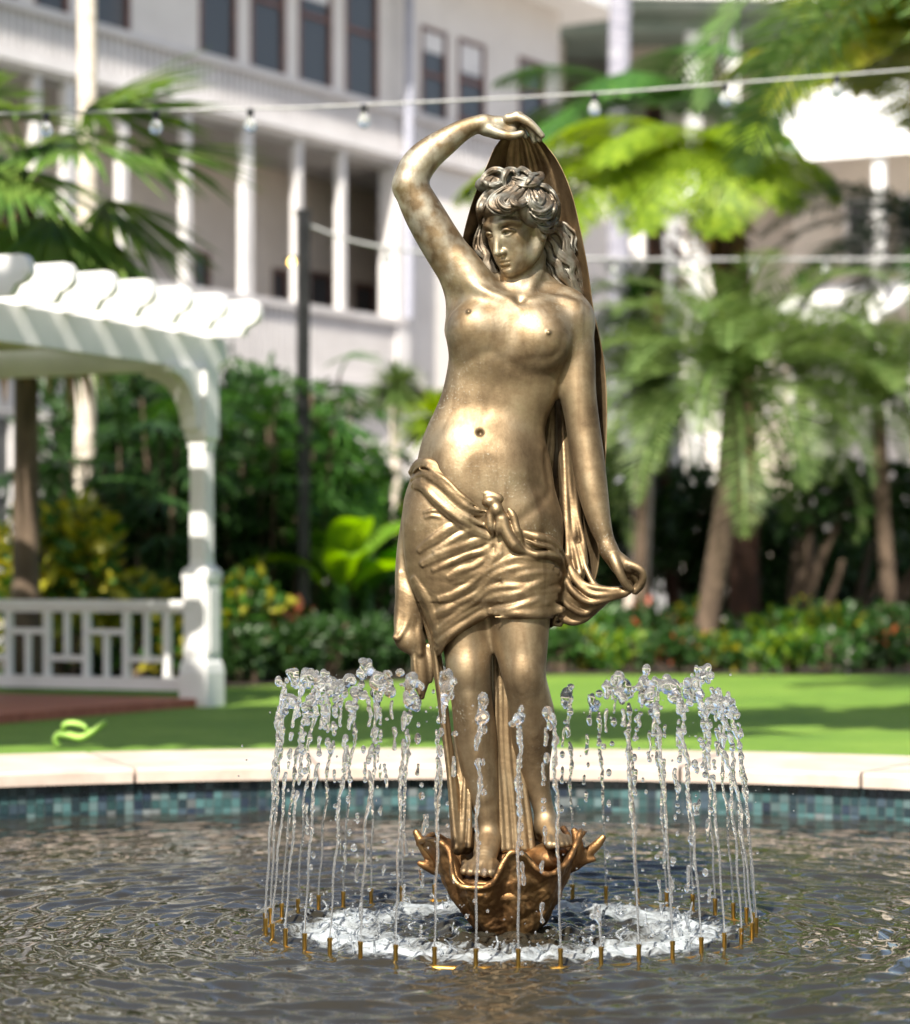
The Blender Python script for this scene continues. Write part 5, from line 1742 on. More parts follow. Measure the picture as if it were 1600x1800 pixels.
# curled leaf lying on the lawn by the coping
bx = at(140, 1290, 11.2)
lb = LB()
px1 = pxm(11.2)
for path, wd in (([(-36, 4), (-44, 12), (-38, 22), (-20, 21), (0, 17), (22, 28), (40, 42), (46, 45)], .020), ([(-30, 30), (-28, 40), (-10, 42), (8, 36), (12, 24)], .016)):
    C = catmull([(q[0] * px1, 0, q[1] * px1 - .008) for q in path], 5)
    n0 = len(lb.v)
    for i, q in enumerate(C):
        t = i / (len(C) - 1)
        ww = wd * (.35 + .65 * math.sin(math.pi * min(1, .15 + .8 * t)))
        tg = Vector(C[min(i + 1, len(C) - 1)]) - Vector(C[max(i - 1, 0)])
        nn = Vector((-tg.z, 0, tg.x)).normalized()
        p = Vector(q)
        lb.v += [p + nn * ww + Vector((0, .03, 0)), p - Vector((0, .012, 0)), p - nn * ww * .7 + Vector((0, .03, 0))]
        if i:
            m = n0 + 3 * i
            lb.f += [(m - 3, m - 2, m + 1, m), (m - 2, m - 1, m + 2, m + 1)]
o = lb.build('fallen_leaf', leaf_mat('leaf_fallen', (.42, .66, .14), (.56, .78, .24), .35), None, True)
o.location = (bx.x, bx.y, GZ + .012)
md = o.modifiers.new('thickness', 'SOLIDIFY'); md.thickness = .004
tag(o, 'curled pale green leaf lying on the lawn beside the coping', 'leaf')

# ---- the courtyard's shade trees: one spreads over the lawn from the left, a low one is added at the right, others stand behind the photographer
def shade_tree(base, h, rad, n, label, rng, leaf=.26, group=None):
    root = tag(empty('shade_tree', base), label, 'tree', group)
    mb = MB()
    P = trunk(mb, (0, 0, -.05), (0, 0, h * .6), .22, .15, rng, bend=.15)
    lb = LB()
    for k in range(9):
        a = k * .7 + rng.uniform(-.2, .2)
        tip = Vector((math.cos(a) * rad[0] * .62, math.sin(a) * rad[1] * .62, h + rng.uniform(-.2, .3) * rad[2]))
        st = Vector(P[-1]) - Vector((0, 0, rng.uniform(0, h * .12)))
        mb.tube([tuple(st), tuple(st.lerp(tip, .5) + Vector((0, 0, .2))), tuple(tip)], [.09, .06, .02], 7)
        clump(lb, tip, (rad[0] * .48, rad[1] * .48, rad[2] * .6), n // 10, leaf, rng, .1, .45, thr=-.05)
    clump(lb, (0, 0, h + rad[2] * .3), (rad[0] * .6, rad[1] * .6, rad[2] * .8), n // 10, leaf, rng, .1, .45, thr=-.05)
    mb.build('trunk', BARK, root, smooth=True)
    lb.build('crown', GREEN_M, root)
    return root
shade_tree((-4.9, .1, GZ), 7.0, (4.4, 1.25, 1.2), 6000, 'spreading shade tree left of the pool that shades the lawn', rng, .48)
shade_tree((3.6, .7, GZ), 7.0, (4.2, 1.2, 1.1), 3600, 'smaller shade tree right of the pool that shades the lawn', rng, .48)
shade_tree((4.4, -2.4, GZ), 2.9, (2.1, 2.0, 1.9), 2600, 'unseen low leafy tree added right of the pool to darken the statue', rng)  # added out of view to darken the right side of the bronze
for i, (x, y, h) in enumerate(((-13, -15, 5.2), (-7.2, -18, 6.0), (-1.5, -19, 5.2), (5.0, -17.5, 6.4), (10.5, -14, 5.6), (14.5, -5, 6.2))):
    shade_tree((x, y, GZ), h, (3.2, 3.0, 2.6), 2600, f'leafy courtyard tree behind the photographer, {ORD[i]} of its row', rng, .34, 'trees behind the photographer')
# ==================================================================== PERGOLA, LIGHTS, BUILDINGS
m_white, nt, b = new_mat('white_paint')
c, f, _ = noise_col(nt, 2.2, [(.60, .60, .59), (.68, .68, .675), (.72, .72, .72)], detail=6)
nt.links.new(c, b.inputs['Base Color']); b.inputs['Roughness'].default_value = .45
bump(nt, b, f, .08, .004)
m_deck = simple('deck_boards', [(.22, .055, .03), (.32, .09, .05), (.40, .13, .08)], 5, .55, bmp=.2, bdist=.004, stretch=(.4, 6, 1))
m_black = simple('black_metal', [(.008, .008, .009), (.016, .016, .017), (.026, .026, .028)], 8, .4, metallic=.3)

# pergola: its corner column stands at photograph x 355; u runs along the beam, v along the railing
u = Vector((-.43, -.90, 0)).normalized()
v_ = Vector((-.90, .43, 0)).normalized()
pc = gnd(355, 15.0)
perg = tag(empty('pergola', pc), 'white painted pergola with scroll ended rafters, low railing and red deck', 'pergola')
L = lambda a, bb, z: tuple(u * a + v_ * bb + Vector((0, 0, z)))
SZ = 15.0 / FPX
zpx = lambda y: HCAM - (y - HZ) * SZ - GZ          # height above the lawn of photograph row y at the column
UL, VL = 3.2, 2.9
rzc = math.atan2(u.y, u.x)


def column(a, bb):
    mb = MB()
    w = lambda px: px * SZ / 2 * .76
    prof = [(w(76), 0), (w(76), zpx(1182)), (w(70), zpx(1166)), (w(62), zpx(1160)), (w(62), zpx(1022)), (w(68), zpx(1018)), (w(68), zpx(1006)), (w(60), zpx(1000)), (w(44), zpx(996)),
            (w(40), zpx(985)), (w(40), zpx(792)), (w(46), zpx(786)), (w(46), zpx(778)), (w(58), zpx(770)), (w(58), zpx(650))]
    p = L(a, bb, 0)
    mb.lathe(p, prof, 4, square=True, rz=rzc)
    for k in range(4):                                 # raised panels on the pedestal
        ang = rzc + k * math.pi / 2
        d = Vector((math.cos(ang), math.sin(ang), 0))
        mb.box(tuple(Vector(p) + d * (w(62) + .002) + Vector((0, 0, (zpx(1160) + zpx(1022)) / 2))), (.006, w(40), (zpx(1022) - zpx(1160)) * .40), ang)
        t2 = Vector((-d.y, d.x, 0))
        for f_ in (-.5, 0, .5):                        # flutes on the shaft
            mb.box(tuple(Vector(p) + d * (w(40) + .002) + t2 * f_ * w(40) * 1.1 + Vector((0, 0, (zpx(985) + zpx(792)) / 2))), (.003, w(40) * .14, (zpx(792) - zpx(985)) * .47), ang)
    return mb.build('column', m_white, perg)


for a, bb in ((0, 0), (UL, 0), (0, VL), (UL, VL)): column(a, bb)


def scroll_end(h, l=.30):
    """outline of a beam end: u outwards, v up, with a cut-back curved underside"""
    P = [(0, h), (l * .8, h)]
    for i in range(7):
        t = i / 6 * math.pi * .55
        P.append((l * .8 + .2 * l * math.sin(t) - .0, h - (1 - math.cos(t)) * h * .42))
    P += [(l * .86, h * .34), (l * .68, h * .26), (l * .55, 0), (0, 0)]
    return P


zb0, zb1 = zpx(650), zpx(590)
hb = zb1 - zb0
for bb in (0, VL):                                     # main beams along u, scroll ended
    mb = MB()
    ln = UL + .3
    mb.prism([(-ln, 0), (-ln, hb)] + scroll_end(hb, .28)[1:-1] + [(0, 0)], L(-.02, bb, zb0), -u, (0, 0, 1), v_, .10)
    mb.build('beam', m_white, perg)
for a in (0, UL):                                      # beams along v
    mb = MB()
    mb.prism([(0, 0), (0, hb * .96), (VL - .1, hb * .96), (VL - .1, 0)], L(a - .05, .102, zb0 + .002), v_, (0, 0, 1), u, .10)
    mb.build('cross_beam', m_white, perg)
zr0, zr1 = zb1 + .002, zpx(528)
hr = zr1 - zr0
nr = 10
for i in range(nr):                                    # rafters across the beams, scroll ends out to the right
    a = -.16 + (UL + .32) * i / (nr - 1)
    mb = MB()
    e = scroll_end(hr, .27)
    o_ = L(a, -.06, zr0)
    outl = [(-VL - .3, 0), (-VL - .3, hr)] + e[1:-1] + [(0, 0)]
    mb.prism(outl, o_, -v_, (0, 0, 1), u, .058)
    # round boss on the end
    q = Vector(o_) - v_ * .23 + Vector((0, 0, hr * .62)) - u * .004
    mb.tube([tuple(q), tuple(q + u * .066)], [.022, .022], 10)
    mb.build('rafter', m_white, perg)
mb = MB()                                              # boarded ceiling
mb.prism([(.11, .11), (UL - .11, .11), (UL - .11, VL - .01), (.11, VL - .01)], L(0, 0, zb1 - .05), u, v_, (0, 0, 1), .03)
mb.build('ceiling', simple('ceiling_boards', [(.45, .42, .38), (.52, .49, .45), (.58, .55, .50)], 4, .7, stretch=(8, .5, 1)), perg)
# curved brackets at the head of the column
for d_ in (u, v_):
    mb = MB()
    rr0 = .26
    out = [(0, 0), (0, -.36), (.05, -.36)] + [(.05 + rr0 * (1 - math.cos(t)), -.34 + .30 * math.sin(t)) for t in [i / 8 * math.pi / 2 for i in range(9)]] + [(.05 + rr0, 0)]
    sd = Vector((-d_.y, d_.x, 0))
    mb.prism(out, Vector(L(0, 0, zb0)) + d_ * (22 * SZ) - sd * .04, d_, (0, 0, 1), sd, .08)
    mb.build('bracket', m_white, perg)
# railing along v
zt, zl = zpx(1056), zpx(1214)
def railing(o0, d_, ln):
    mb = MB()
    top = MB()
    top.beam(tuple(o0 + Vector((0, 0, zt - .02))), tuple(o0 + d_ * ln + Vector((0, 0, zt - .02))), .09, .045)
    top.beam(tuple(o0 + Vector((0, 0, zt - .058))), tuple(o0 + d_ * ln + Vector((0, 0, zt - .058))), .05, .03)
    top.build('rail', m_white, perg)
    bt = MB()
    bt.beam(tuple(o0 + Vector((0, 0, zl + .035))), tuple(o0 + d_ * ln + Vector((0, 0, zl + .035))), .07, .075)
    bt.build('bottom_rail', m_white, perg)
    z0, z1 = zl + .073, zt - .074
    s_ = .085
    x = .16
    pat = 0
    while x + .24 < ln:
        mb.beam(tuple(o0 + d_ * x + Vector((0, 0, z0))), tuple(o0 + d_ * x + Vector((0, 0, z1))), .042, .042, up=d_)
        w_ = .29
        zz = z0 + (z1 - z0) * (.28 if pat == 0 else .70)
        mb.beam(tuple(o0 + d_ * (x + .025) + Vector((0, 0, zz))), tuple(o0 + d_ * (x + w_ - .025) + Vector((0, 0, zz))), .036, .036)
        a_, b_ = (zz + .022, z1) if pat == 0 else (z0, zz - .022)
        mb.beam(tuple(o0 + d_ * (x + w_ / 2) + Vector((0, 0, a_))), tuple(o0 + d_ * (x + w_ / 2) + Vector((0, 0, b_))), .034, .034, up=d_)
        x += w_; pat = 1 - pat
    mb.beam(tuple(o0 + d_ * x + Vector((0, 0, z0))), tuple(o0 + d_ * x + Vector((0, 0, z1))), .042, .042, up=d_)
    mb.build('balusters', m_white, perg)
railing(Vector(L(0, 24 * SZ, 0)), v_, VL - 48 * SZ)
mb = MB()
mb.prism([(.03, .0), (UL + .25, .0), (UL + .25, VL + .2), (.03, VL + .2)], L(0, -.02, -.01), u, v_, (0, 0, 1), .06)
mb.build('deck', m_deck, perg)

# ---- light pole and string lights
pp = gnd(533, 20)
pole = tag(empty('light_pole', pp), 'slim black pole holding the string lights left of the statue', 'light pole')
hp_ = at(533, 378, 20).z - GZ
mb = MB(); mb.box((0, 0, hp_ / 2), (.046, .046, hp_ / 2), .3, bev=.006); mb.box((0, 0, hp_ + .02), (.055, .055, .02), .3); mb.box((0, 0, .02), (.11, .11, .02), .3)
mb.build('post', m_black, pole)
mb = MB(); mb.beam((0, 0, hp_ - .34), (-.14, -.03, hp_ - .36), .03, .03); mb.build('lamp_arm', m_black, pole)
m_amber, nt, b = new_mat('lit_lamp')
b.inputs['Base Color'].default_value = (1, .8, .3, 1); b.inputs['Emission Color'].default_value = (1, .62, .12, 1); b.inputs['Emission Strength'].default_value = 4
mb = MB(); mb.lathe((-.09, -.03, hp_ - .38), [(.003, -.03), (.021, -.02), (.026, 0), (.021, .02), (.010, .03)], 12); mb.build('lamp', m_amber, pole, smooth=True)

m_cable = simple('cable', [(.30, .30, .31), (.40, .40, .41), (.48, .48, .48)], 20, .5)
m_bulb, nt, b = new_mat('bulb_glass')
b.inputs['Base Color'].default_value = (.95, .97, 1, 1); b.inputs['Roughness'].default_value = .05; b.inputs['Transmission Weight'].default_value = .8; b.inputs['IOR'].default_value = 1.45


def string_light(P, n_b, label, rad, bulbs, br):
    o0 = Vector(P[len(P) // 2])
    root = tag(empty('string_light', o0), label, 'string lights')
    C = catmull([tuple(Vector(p) - o0) for p in P], 10)
    mb = MB(); mb.tube([tuple(c) for c in C], rad, 7); mb.build('cable', m_cable, root, smooth=True)
    first = None
    for t in bulbs:
        i = int(np.argmin(np.abs(C[:, 0] - (t - o0.x))))
        q = Vector(C[i])
        if first is None:
            mb = MB(); mb.lathe((0, 0, 0), [(.006, .004), (br * .55, -.004), (br * .55, -br * 1.1), (br * .4, -br * 1.25)], 12); so_ = mb.build('socket', m_black, root, smooth='auto')
            mb = MB(); mb.lathe((0, 0, 0), [(br * .38, -br * 1.25), (br * .8, -br * 1.9), (br, -br * 2.6), (br * .85, -br * 3.2), (br * .4, -br * 3.6), (.002, -br * 3.7)], 14); bo = mb.build('bulb', m_bulb, so_, smooth=True)
            first = (so_, bo); so_.location = q
        else:
            s2 = first[0].copy(); COL.objects.link(s2); s2.location = q; s2.parent = root
            b2 = first[1].copy(); COL.objects.link(b2); b2.parent = s2
    return root


dS = 12.5
string_light([at(x, y, dS + (x - 800) * .0006) for x, y in ((-260, 206), (0, 200), (440, 191), (640, 184), (1045, 164), (1275, 147), (1600, 122), (1850, 98))], 8,
             'upper string of clear bulbs crossing the whole picture above the statue', .0065, [at(x, 0, dS + (x - 800) * .0006).x for x in (101, 276, 449, 636, 1045, 1275, 1468)], .032)
string_light([at(533, 392, 20), at(640, 428, 20.2), at(800, 448, 20.5), at(1080, 455, 21), at(1300, 456, 21.5), at(1600, 455, 22), at(1800, 450, 22.4)], 7,
             'lower string of bulbs running from the black pole to the right edge', .013, [at(x, 0, 20.8).x for x in (690, 1080, 1215, 1345, 1490)], .036)

# ---------------------------------------------------------------- buildings
def siding_mat(name, cols, step):
    m, nt, b = new_mat(name)
    c, f, src = noise_col(nt, 1.3, cols, detail=5)
    nt.links.new(c, b.inputs['Base Color']); b.inputs['Roughness'].default_value = .6
    sx = nt.nodes.new('ShaderNodeSeparateXYZ')
    tc = nt.nodes.new('ShaderNodeTexCoord'); nt.links.new(tc.outputs['Object'], sx.inputs[0])
    dv = nt.nodes.new('ShaderNodeMath'); dv.operation = 'DIVIDE'; dv.inputs[1].default_value = step
    fr = nt.nodes.new('ShaderNodeMath'); fr.operation = 'FRACT'
    nt.links.new(sx.outputs['Z'], dv.inputs[0]); nt.links.new(dv.outputs[0], fr.inputs[0])
    iv = nt.nodes.new('ShaderNodeMath'); iv.operation = 'SUBTRACT'; iv.inputs[0].default_value = 1
    nt.links.new(fr.outputs[0], iv.inputs[1])
    bump(nt, b, iv.outputs[0], 1.0, .02)
    return m

m_side = siding_mat('clapboard', [(.62, .585, .55), (.68, .645, .61), (.72, .685, .65)], .16)
m_cream = siding_mat('clapboard_cream', [(.58, .50, .43), (.64, .56, .48), (.68, .60, .52)], .16)
m_trim = simple('trim_paint', [(.63, .61, .605), (.68, .66, .655), (.72, .70, .695)], 2, .5)
m_slat = simple('slat_paint', [(.52, .50, .50), (.58, .56, .56), (.63, .61, .61)], 2, .6)
m_glass, nt, b = new_mat('window_glass')
b.inputs['Base Color'].default_value = (.07, .072, .075, 1); b.inputs['Roughness'].default_value = .08; b.inputs['Specular IOR Level'].default_value = .5
m_sash = simple('sash_brown', [(.10, .045, .035), (.15, .07, .055), (.19, .09, .07)], 5, .5)
m_soffit = simple('soffit_green', [(.16, .20, .17), (.20, .25, .21), (.25, .29, .25)], 3, .7)
m_roof = simple('white_roof', [(.78, .78, .77), (.82, .82, .81), (.84, .84, .83)], 2, .5)
m_concrete = simple('porch_floor', [(.25, .24, .23), (.32, .31, .30), (.38, .37, .36)], 2, .8)


class Facade:
    """a wall plane: s metres along it, n metres outwards, z up; its root Empty sits at s = 0"""
    def __init__(s, o, ang, root):
        s.root = root
        s.u = Vector((math.cos(ang), math.sin(ang), 0)); s.n = Vector((math.sin(ang), -math.cos(ang), 0))
        s.ang = ang
        s.o = Vector(o)

    def box(s, mb, s0, s1, z0, z1, n0, n1):
        c = s.u * ((s0 + s1) / 2) + s.n * ((n0 + n1) / 2)
        mb.box((c.x, c.y, (z0 + z1) / 2), (abs(s1 - s0) / 2, abs(n1 - n0) / 2, abs(z1 - z0) / 2), s.ang)

    def part(s, name, mat, *boxes, parent=None):
        mb = MB()
        for bx in boxes: s.box(mb, *bx)
        return mb.build(name, mat, parent or s.root)

    def s_of(s, px):
        """s of the wall point seen at photograph column px"""
        q = (px - CX) / FPX
        return (q * (s.o.y + D0) - (s.o.x - CAMX)) / (s.u.x - q * s.u.y)

    def z_of(s, px, py):
        d = (s.o + s.u * s.s_of(px)).y + D0
        return HCAM - (py - HZ) * d / FPX

    def window(s, s0, s1, z0, z1, n=0.0, mid=True, fr=.06, fmat=None):
        f = MB()
        s.box(f, s0, s0 + fr, z0, z1, n - .04, n + .05); s.box(f, s1 - fr, s1, z0, z1, n - .04, n + .05)
        s.box(f, s0 + fr, s1 - fr, z0, z0 + fr, n - .04, n + .06); s.box(f, s0 + fr, s1 - fr, z1 - fr, z1, n - .04, n + .05)
        if mid: s.box(f, s0 + fr, s1 - fr, (z0 + z1) / 2 - .03, (z0 + z1) / 2 + .03, n - .03, n + .035)
        w_ = f.build('window', fmat or m_trim, s.root)
        g = MB(); s.box(g, s0 + fr * .7, s1 - fr * .7, z0 + fr * .7, z1 - fr * .7, n - .02, n + .0)
        g.build('pane', m_glass, w_)
        return w_


# left hotel wing: it runs away to the right; the grey downpipe at photograph x 693 is its datum
ANG = R(57)
o = at(693, 0, 36); o.z = 0
hotel = tag(empty('hotel_wing', o), 'white hotel wing with an open verandah and slatted balcony fronts', 'building')
F = Facade(o, ANG, hotel)
SL, SR = -11.5, F.s_of(984)
z_wb = F.z_of(640, 172) - .10         # sill of the upper windows
z_bt = F.z_of(640, 178) - .09         # top of slatted front
z_bb = F.z_of(640, 258)         # its foot
z_vt = F.z_of(640, 275)         # head of the verandah openings
z_pt = F.z_of(640, 552)         # top of the lower slatted parapet
z_pb = z_pt - .95
z_top = z_wb + 2.35
DEP = 1.5
sP = F.s_of(693)
# upper storey wall with real openings
def wall_with_openings(f_, s0, s1, z0, z1, ops, n0, n1, mat, name='wall'):
    ops = sorted(ops)
    bx = []
    cur = s0
    for a, bb, c0, c1 in ops:
        if a > cur: bx.append((cur, a, z0, z1, n0, n1))
        if c0 > z0: bx.append((a, bb, z0, c0, n0, n1))
        if c1 < z1: bx.append((a, bb, c1, z1, n0, n1))
        cur = bb
    if cur < s1: bx.append((cur, s1, z0, z1, n0, n1))
    return f_.part(name, mat, *bx)

ups = []
for x0, x1 in ((350, 415), (440, 501), (525, 583), (607, 664)): ups.append((F.s_of(x0), F.s_of(x1), z_wb, z_wb + 2.05))
for x0, x1 in ((-330, -180), (-150, 30), (60, 120), (155, 228)): ups.append((F.s_of(x0), F.s_of(x1), z_wb, z_wb + 2.05))
for x0, x1, y0, y1 in ((740, 785, 42, 208), (805, 852, 64, 222), (912, 957, 97, 222)):
    s0, s1 = F.s_of(x0), F.s_of(x1)
    ups.append((s0, s1, F.z_of(x0, y1) if x0 < 800 else F.z_of(x1, y1), F.z_of((x0 + x1) / 2, (y0 + 8))))
wall_with_openings(F, SL, SR, z_bb, z_top, ups, -.10, 0, m_side, 'upper_wall')
for i, (a, bb, c0, c1) in enumerate(sorted(ups)): F.window(a + .002, bb - .002, c0 + .002, c1 - .002, -.03, fr=.045, fmat=m_sash)
blind = simple('blind_fabric', [(.55, .55, .56), (.66, .66, .67), (.74, .74, .74)], 3, .8)
for i, (a, bb, c0, c1) in enumerate(sorted(ups)):
    if i % 3 != 1: F.part('blind', blind, (a + .06, bb - .06, c1 - (.35, .5, .8, .55)[i % 4], c1 - .06, -.024, -.018))
F.part('window_sills', m_sash, *[(a - .03, bb + .03, c0 - .06, c0 - .003, -.02, .07) for a, bb, c0, c1 in ups])
# rooms behind the windows so that the panes have depth
F.part('upper_floor', m_concrete, (SL, SR, z_bb - .2, z_bb - .003, -5, -.003))
F.part('rear_wall', m_cream, (SL, SR, 0, z_top, -5.3, -5.003))
# slatted balcony front (boards as real strips)
bx = [(SL, SR, z_bt, z_bt + .10, .003, .15), (SL, SR, z_bb - .0, z_bb + .10, .003, .13), (SL, SR, z_bb + .103, z_bt - .003, .002, .05)]
F.part('balcony_front', m_slat, *bx)
bx = []
s_ = SL
while s_ < SR - .08:
    bx.append((s_, s_ + .085, z_bb + .104, z_bt - .004, .0515, .085)); s_ += .125
F.part('balcony_slats', m_slat, *bx)
F.part('cornice', m_trim, (SL, sP + .2, z_vt + .06, z_bb - .004, -.10, .18), (SL, sP + .2, z_vt, z_vt + .058, -.10, .10))
# verandah: posts, floor, back wall with dark doors and windows
for x in (-330, -180, -60, 60, 118, 213, 325, 431, 521, 598): 
    s0 = F.s_of(x)
    w_ = .06 if x not in (431, 118) else .09
    F.part('verandah_post', m_trim, (s0 - w_, s0 + w_, z_pt, z_vt - .003, -.05, .06))
F.part('verandah_parapet', m_slat, (SL, sP + .2, z_pb, z_pt - .1, -.02, .04), (SL, sP + .2, z_pt - .098, z_pt - .002, -.08, .12), (SL, sP + .2, z_pb - .3, z_pb - .003, -.05, .14))
bx = []
s_ = SL
while s_ < sP + .1:
    bx.append((s_, s_ + .085, z_pb, z_pt - .102, .0415, .07)); s_ += .125
F.part('parapet_slats', m_slat, *bx)
F.part('verandah_floor', m_concrete, (SL, sP + .2, z_pb - .2, z_pb - .003, -DEP, -.053))
F.part('verandah_ceiling', m_soffit, (SL, sP + .2, z_bb - .12, z_bb - .003, -DEP, -.103))
ops = []
for x0, x1, zt_, tall in ((-260, -190, 2.15, 1), (-60, 20, 2.1, 0), (120, 175, 2.1, 1), (340, 372, 1.75, 1), (478, 508, 1.7, 0), (545, 588, 1.75, 0), (622, 664, 1.7, 1)):
    # the back wall is DEP behind: shift along the wall so that it shows at that column
    F2 = Facade(F.o - F.n * DEP, ANG, hotel)
    s0, s1 = F2.s_of(x0), F2.s_of(x1)
    ops.append((s0, s1, z_pb + (.05 if tall else .8), z_pb + zt_))
wall_with_openings(F, SL, sP + .6, z_pb, z_bb, ops, -DEP - .2, -DEP, m_cream, 'verandah_wall')
for a, bb, c0, c1 in ops: F.window(a + .002, bb - .002, c0 + .002, c1 - .002, -DEP - .06, mid=False, fmat=m_sash)
# end return of the verandah, ground storey, downpipe, right part of the wing below the balcony
F.part('pilaster', m_trim, (sP - .06, sP + .26, z_pb, z_vt - .003, -.22, .10))
mb = MB()
q = F.u * (sP + .05) + F.n * .22
mb.tube([(q.x, q.y, z_pt), (q.x, q.y, z_top)], .07, 10)
mb.build('downpipe', simple('pipe_grey', [(.28, .29, .36), (.34, .35, .42), (.40, .41, .48)], 3, .5), hotel, smooth='auto')
F.part('lower_wall', m_side, (sP + .262, SR, z_pb, z_bb - .005, -.25, -.002))
gops = [(F.s_of(x0), F.s_of(x1), 1.0, 2.9) for x0, x1 in ((-200, -120), (-40, 30), (90, 150), (240, 300), (420, 470), (560, 600))]
wall_with_openings(F, SL, SR, 0, z_pb - .303, gops, -.25, 0, m_side, 'ground_wall')
for a, bb, c0, c1 in gops: F.window(a + .002, bb - .002, c0 + .002, c1 - .002, -.08)
# side wall and roof
F.part('side_wall', m_side, (SR - .2, SR, 0, z_top, -5, -.253))
F.part('attic_floor', m_soffit, (SL, SR, z_top - .15, z_top - .003, -5, -.103))
mb = MB()
A = F.u * SL; B = F.u * (SR + .9)
mb.prism([(.8, 0), (.8, .16), (-3.0, 1.7), (-6.4, .16), (-6.4, 0)], tuple(A + Vector((0, 0, z_top + .002))), F.n, (0, 0, 1), F.u, (SR + .9) - SL)
mb.build('roof', m_roof, hotel)

# centre wing behind: cream wall, dark recess and white posts under a green soffit
o = at(985, 0, 44); o.z = 0
cw = tag(empty('centre_wing', o), 'cream centre wing with a shaded porch, green soffit and white posts', 'building')
G = Facade(o, R(4), cw)
sE = G.s_of(1800)
zt_ = G.z_of(1100, 30)
zfl = G.z_of(1100, 260)
G.part('wall', m_cream, (G.s_of(1120), sE, 0, zt_, -2.6, -2.4), (0, .3, 0, zt_, -2.4, -2.0))
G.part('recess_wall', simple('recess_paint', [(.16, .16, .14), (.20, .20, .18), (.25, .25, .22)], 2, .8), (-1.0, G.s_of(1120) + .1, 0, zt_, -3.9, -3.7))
G.window(G.s_of(1000), G.s_of(1032), zfl + .2, zt_ - .5, -3.66, fmat=m_sash); G.window(G.s_of(1040), G.s_of(1076), zfl + .2, zt_ - .5, -3.66, fmat=m_sash)
G.window(G.s_of(1380), G.s_of(1412), zfl + .4, zt_ - .4, -2.38)
G.part('porch_floor', m_concrete, (-1, sE, zfl - .25, zfl, -3.7, .2))
G.part('soffit', m_soffit, (-1, sE, zt_ + .003, zt_ + .12, -3.9, .9))
G.part('roof', m_roof, (-1.2, sE + .3, zt_ + .123, zt_ + .4, -4.2, 1.05))
G.part('eave_beam', m_soffit, (-1, sE, zt_ - .28, zt_, .0, .22))
for x in (1150, 1217, 1287):
    s0 = G.s_of(x)
    wd = .13 if x == 1217 else .09
    if x == 1150: continue
    mb = MB(); G.box(mb, s0 - wd, s0 + wd, 0 if x == 1217 else zfl, zt_ - .283, .0, .24); mb.build('post', m_roof, cw)
mb = MB()
a0 = G.u * G.s_of(1240); a1 = G.u * G.s_of(1285)
mb.beam((a0.x, a0.y, zt_ - .02), (a1.x, a1.y, zt_ - 1.1), .10, .10); mb.build('brace', m_trim, cw)
G.part('lower_wall', m_side, (-1, G.s_of(1280), 0, zfl - .253, -.3, -.1))

# right wing: sunlit white roofs over shaded porches
o = at(1335, 0, 34); o.z = 0
rw = tag(empty('right_wing', o), 'white right wing with sunlit awning roofs and thin white posts', 'building')
H_ = Facade(o, R(-26), rw)
sE = H_.s_of(1720)
za = H_.z_of(1340, 312)
mb = MB()
mb.prism([(1.1, 0), (1.1, .07), (-1.7, 1.5), (-1.7, 1.4)], tuple(Vector((0, 0, za)) + H_.u * -.15), H_.n, (0, 0, 1), H_.u, sE + .3)
mb.build('upper_awning', m_roof, rw)
H_.part('upper_wall', m_cream, (-.1, sE, za - 1.9, za + .9, -1.9, -1.703))
H_.window(H_.s_of(1420), H_.s_of(1470), za - 1.2, za - .1, -1.69); H_.window(H_.s_of(1520), H_.s_of(1560), za - 1.2, za - .1, -1.69)
for x in (1338, 1582):
    s0 = H_.s_of(x); mb = MB(); H_.box(mb, s0 - .07, s0 + .07, za - 1.9, za - .003, .85, 1.0); mb.build('post', m_roof, rw)
zl_ = H_.z_of(1480, 590)
zl2 = H_.z_of(1480, 484)
mb = MB()
mb.prism([(1.5, 0), (1.5, .06), (-.9, zl2 - zl_), (-.9, zl2 - zl_ - .06)], tuple(Vector((0, 0, zl_)) + H_.u * H_.s_of(1385)), H_.n, (0, 0, 1), H_.u, H_.s_of(1600) - H_.s_of(1385))
mb.build('lower_awning', m_roof, rw)
H_.part('lower_wall', m_side, (-.1, sE, 0, za - 1.903, -1.9, -1.7))
H_.part('porch_railing', m_trim, (H_.s_of(1400), sE, zl_ - .35, zl_ - .28, 1.2, 1.28), *[(H_.s_of(1400) + k * .16, H_.s_of(1400) + k * .16 + .05, zl_ - 1.2, zl_ - .353, 1.21, 1.26) for k in range(int((sE - H_.s_of(1400)) / .16))])
for k, x in enumerate((1440, 1530)):
    H_.window(H_.s_of(x), H_.s_of(x + 46), 1.0, 2.5, -1.68)
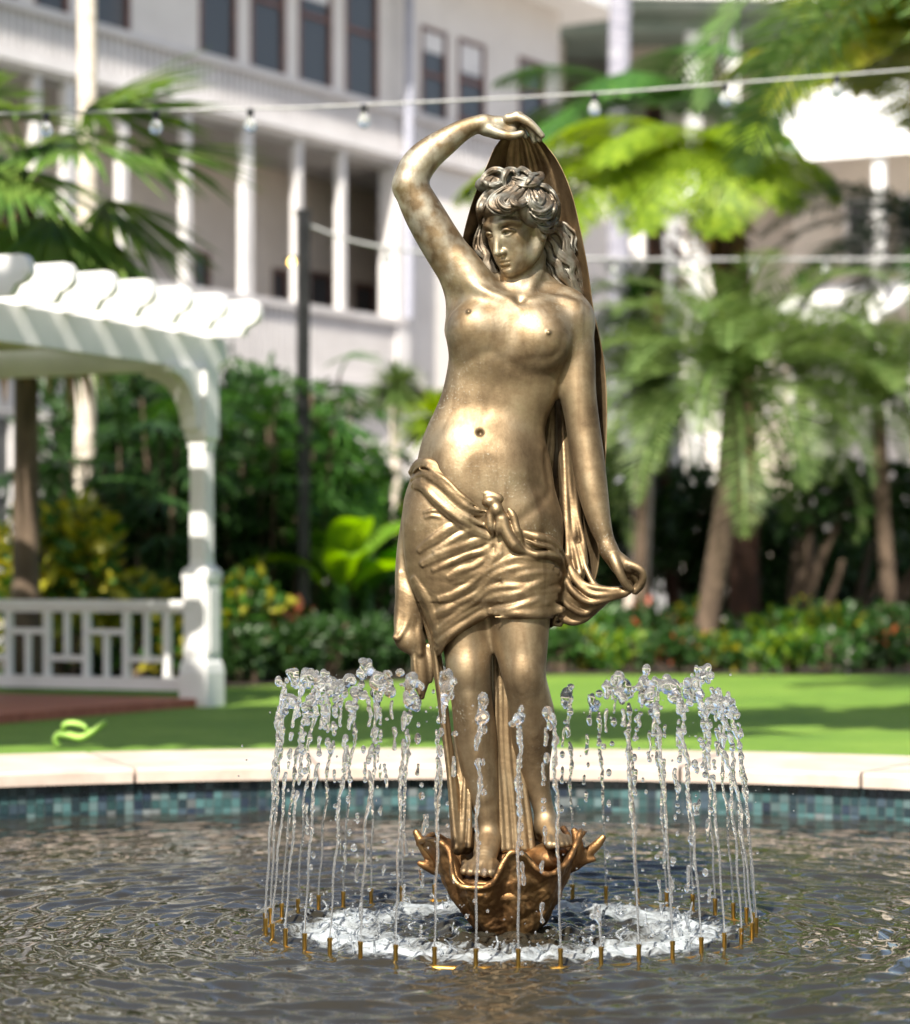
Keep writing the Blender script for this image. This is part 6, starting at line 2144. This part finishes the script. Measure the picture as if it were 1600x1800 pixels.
# tall grey pier beside the fern trunk
o = at(1165, 0, 30); o.z = GZ
mb = MB(); hpz = at(1165, 372, 30).z - GZ
mb.box((0, 0, hpz / 2), (.2, .2, hpz / 2), .1, bev=.02); mb.box((0, 0, hpz + .05), (.26, .26, .05), .1)
po = mb.build('gate_pier', simple('pier_paint', [(.26, .26, .27), (.33, .33, .34), (.38, .38, .39)], 3, .8, bmp=.2, bdist=.01), None); po.location = o
tag(po, 'square pale grey pier standing between the statue and the fern trunk', 'pier')
# ==================================================================== LIGHT, SKY, CAMERA
SUN_EL, SUN_AZ = R(46), R(-17)      # azimuth measured from behind the camera, negative = camera left
w = bpy.data.worlds.new('World')
SC.world = w
w.use_nodes = True
wn = w.node_tree
bg = wn.nodes['Background']
sky = wn.nodes.new('ShaderNodeTexSky')
sky.sky_type = 'NISHITA'
sky.sun_disc = False
sky.sun_elevation = SUN_EL
sun_dir = Vector((math.sin(SUN_AZ) * math.cos(SUN_EL), -math.cos(SUN_AZ) * math.cos(SUN_EL), math.sin(SUN_EL)))
sky.sun_rotation = math.atan2(sun_dir.x, sun_dir.y)
wn.links.new(sky.outputs['Color'], bg.inputs['Color'])
bg.inputs['Strength'].default_value = .09
sky.dust_density = 2.5
sky.ozone_density = .4
sl = bpy.data.lights.new('sun', 'SUN')
sl.energy = 5.0
sl.angle = R(.55)
sl.color = (1.0, .93, .82)
so = bpy.data.objects.new('sun', sl)
COL.objects.link(so)
so.rotation_euler = (-sun_dir).to_track_quat('-Z', 'Y').to_euler()
so.location = sun_dir * 30

cam = bpy.data.cameras.new('camera')
cam.sensor_fit = 'HORIZONTAL'
cam.sensor_width = 36
cam.lens = FPX / 1600 * 36
cam.shift_y = (HZ - 900) / 1600
cam.clip_start = .1
cam.clip_end = 500
cam.dof.use_dof = True
cam.dof.focus_distance = D0 - .06
cam.dof.aperture_fstop = 2.7
co = bpy.data.objects.new('camera', cam)
COL.objects.link(co)
co.location = (CAMX, -D0, HCAM)
co.rotation_euler = (R(90), 0, 0)
SC.camera = co
SC.view_settings.view_transform = 'Standard'
SC.view_settings.look = 'None'
SC.view_settings.exposure = 1.2
SC.view_settings.gamma = 1.0
SC.view_settings.use_curve_mapping = False
SC.cycles.use_denoising = True
SC.cycles.max_bounces = 10
SC.cycles.transmission_bounces = 8
SC.cycles.transparent_max_bounces = 8
SC.cycles.caustics_reflective = False
SC.cycles.caustics_refractive = False
SC.cycles.sample_clamp_indirect = 6.0
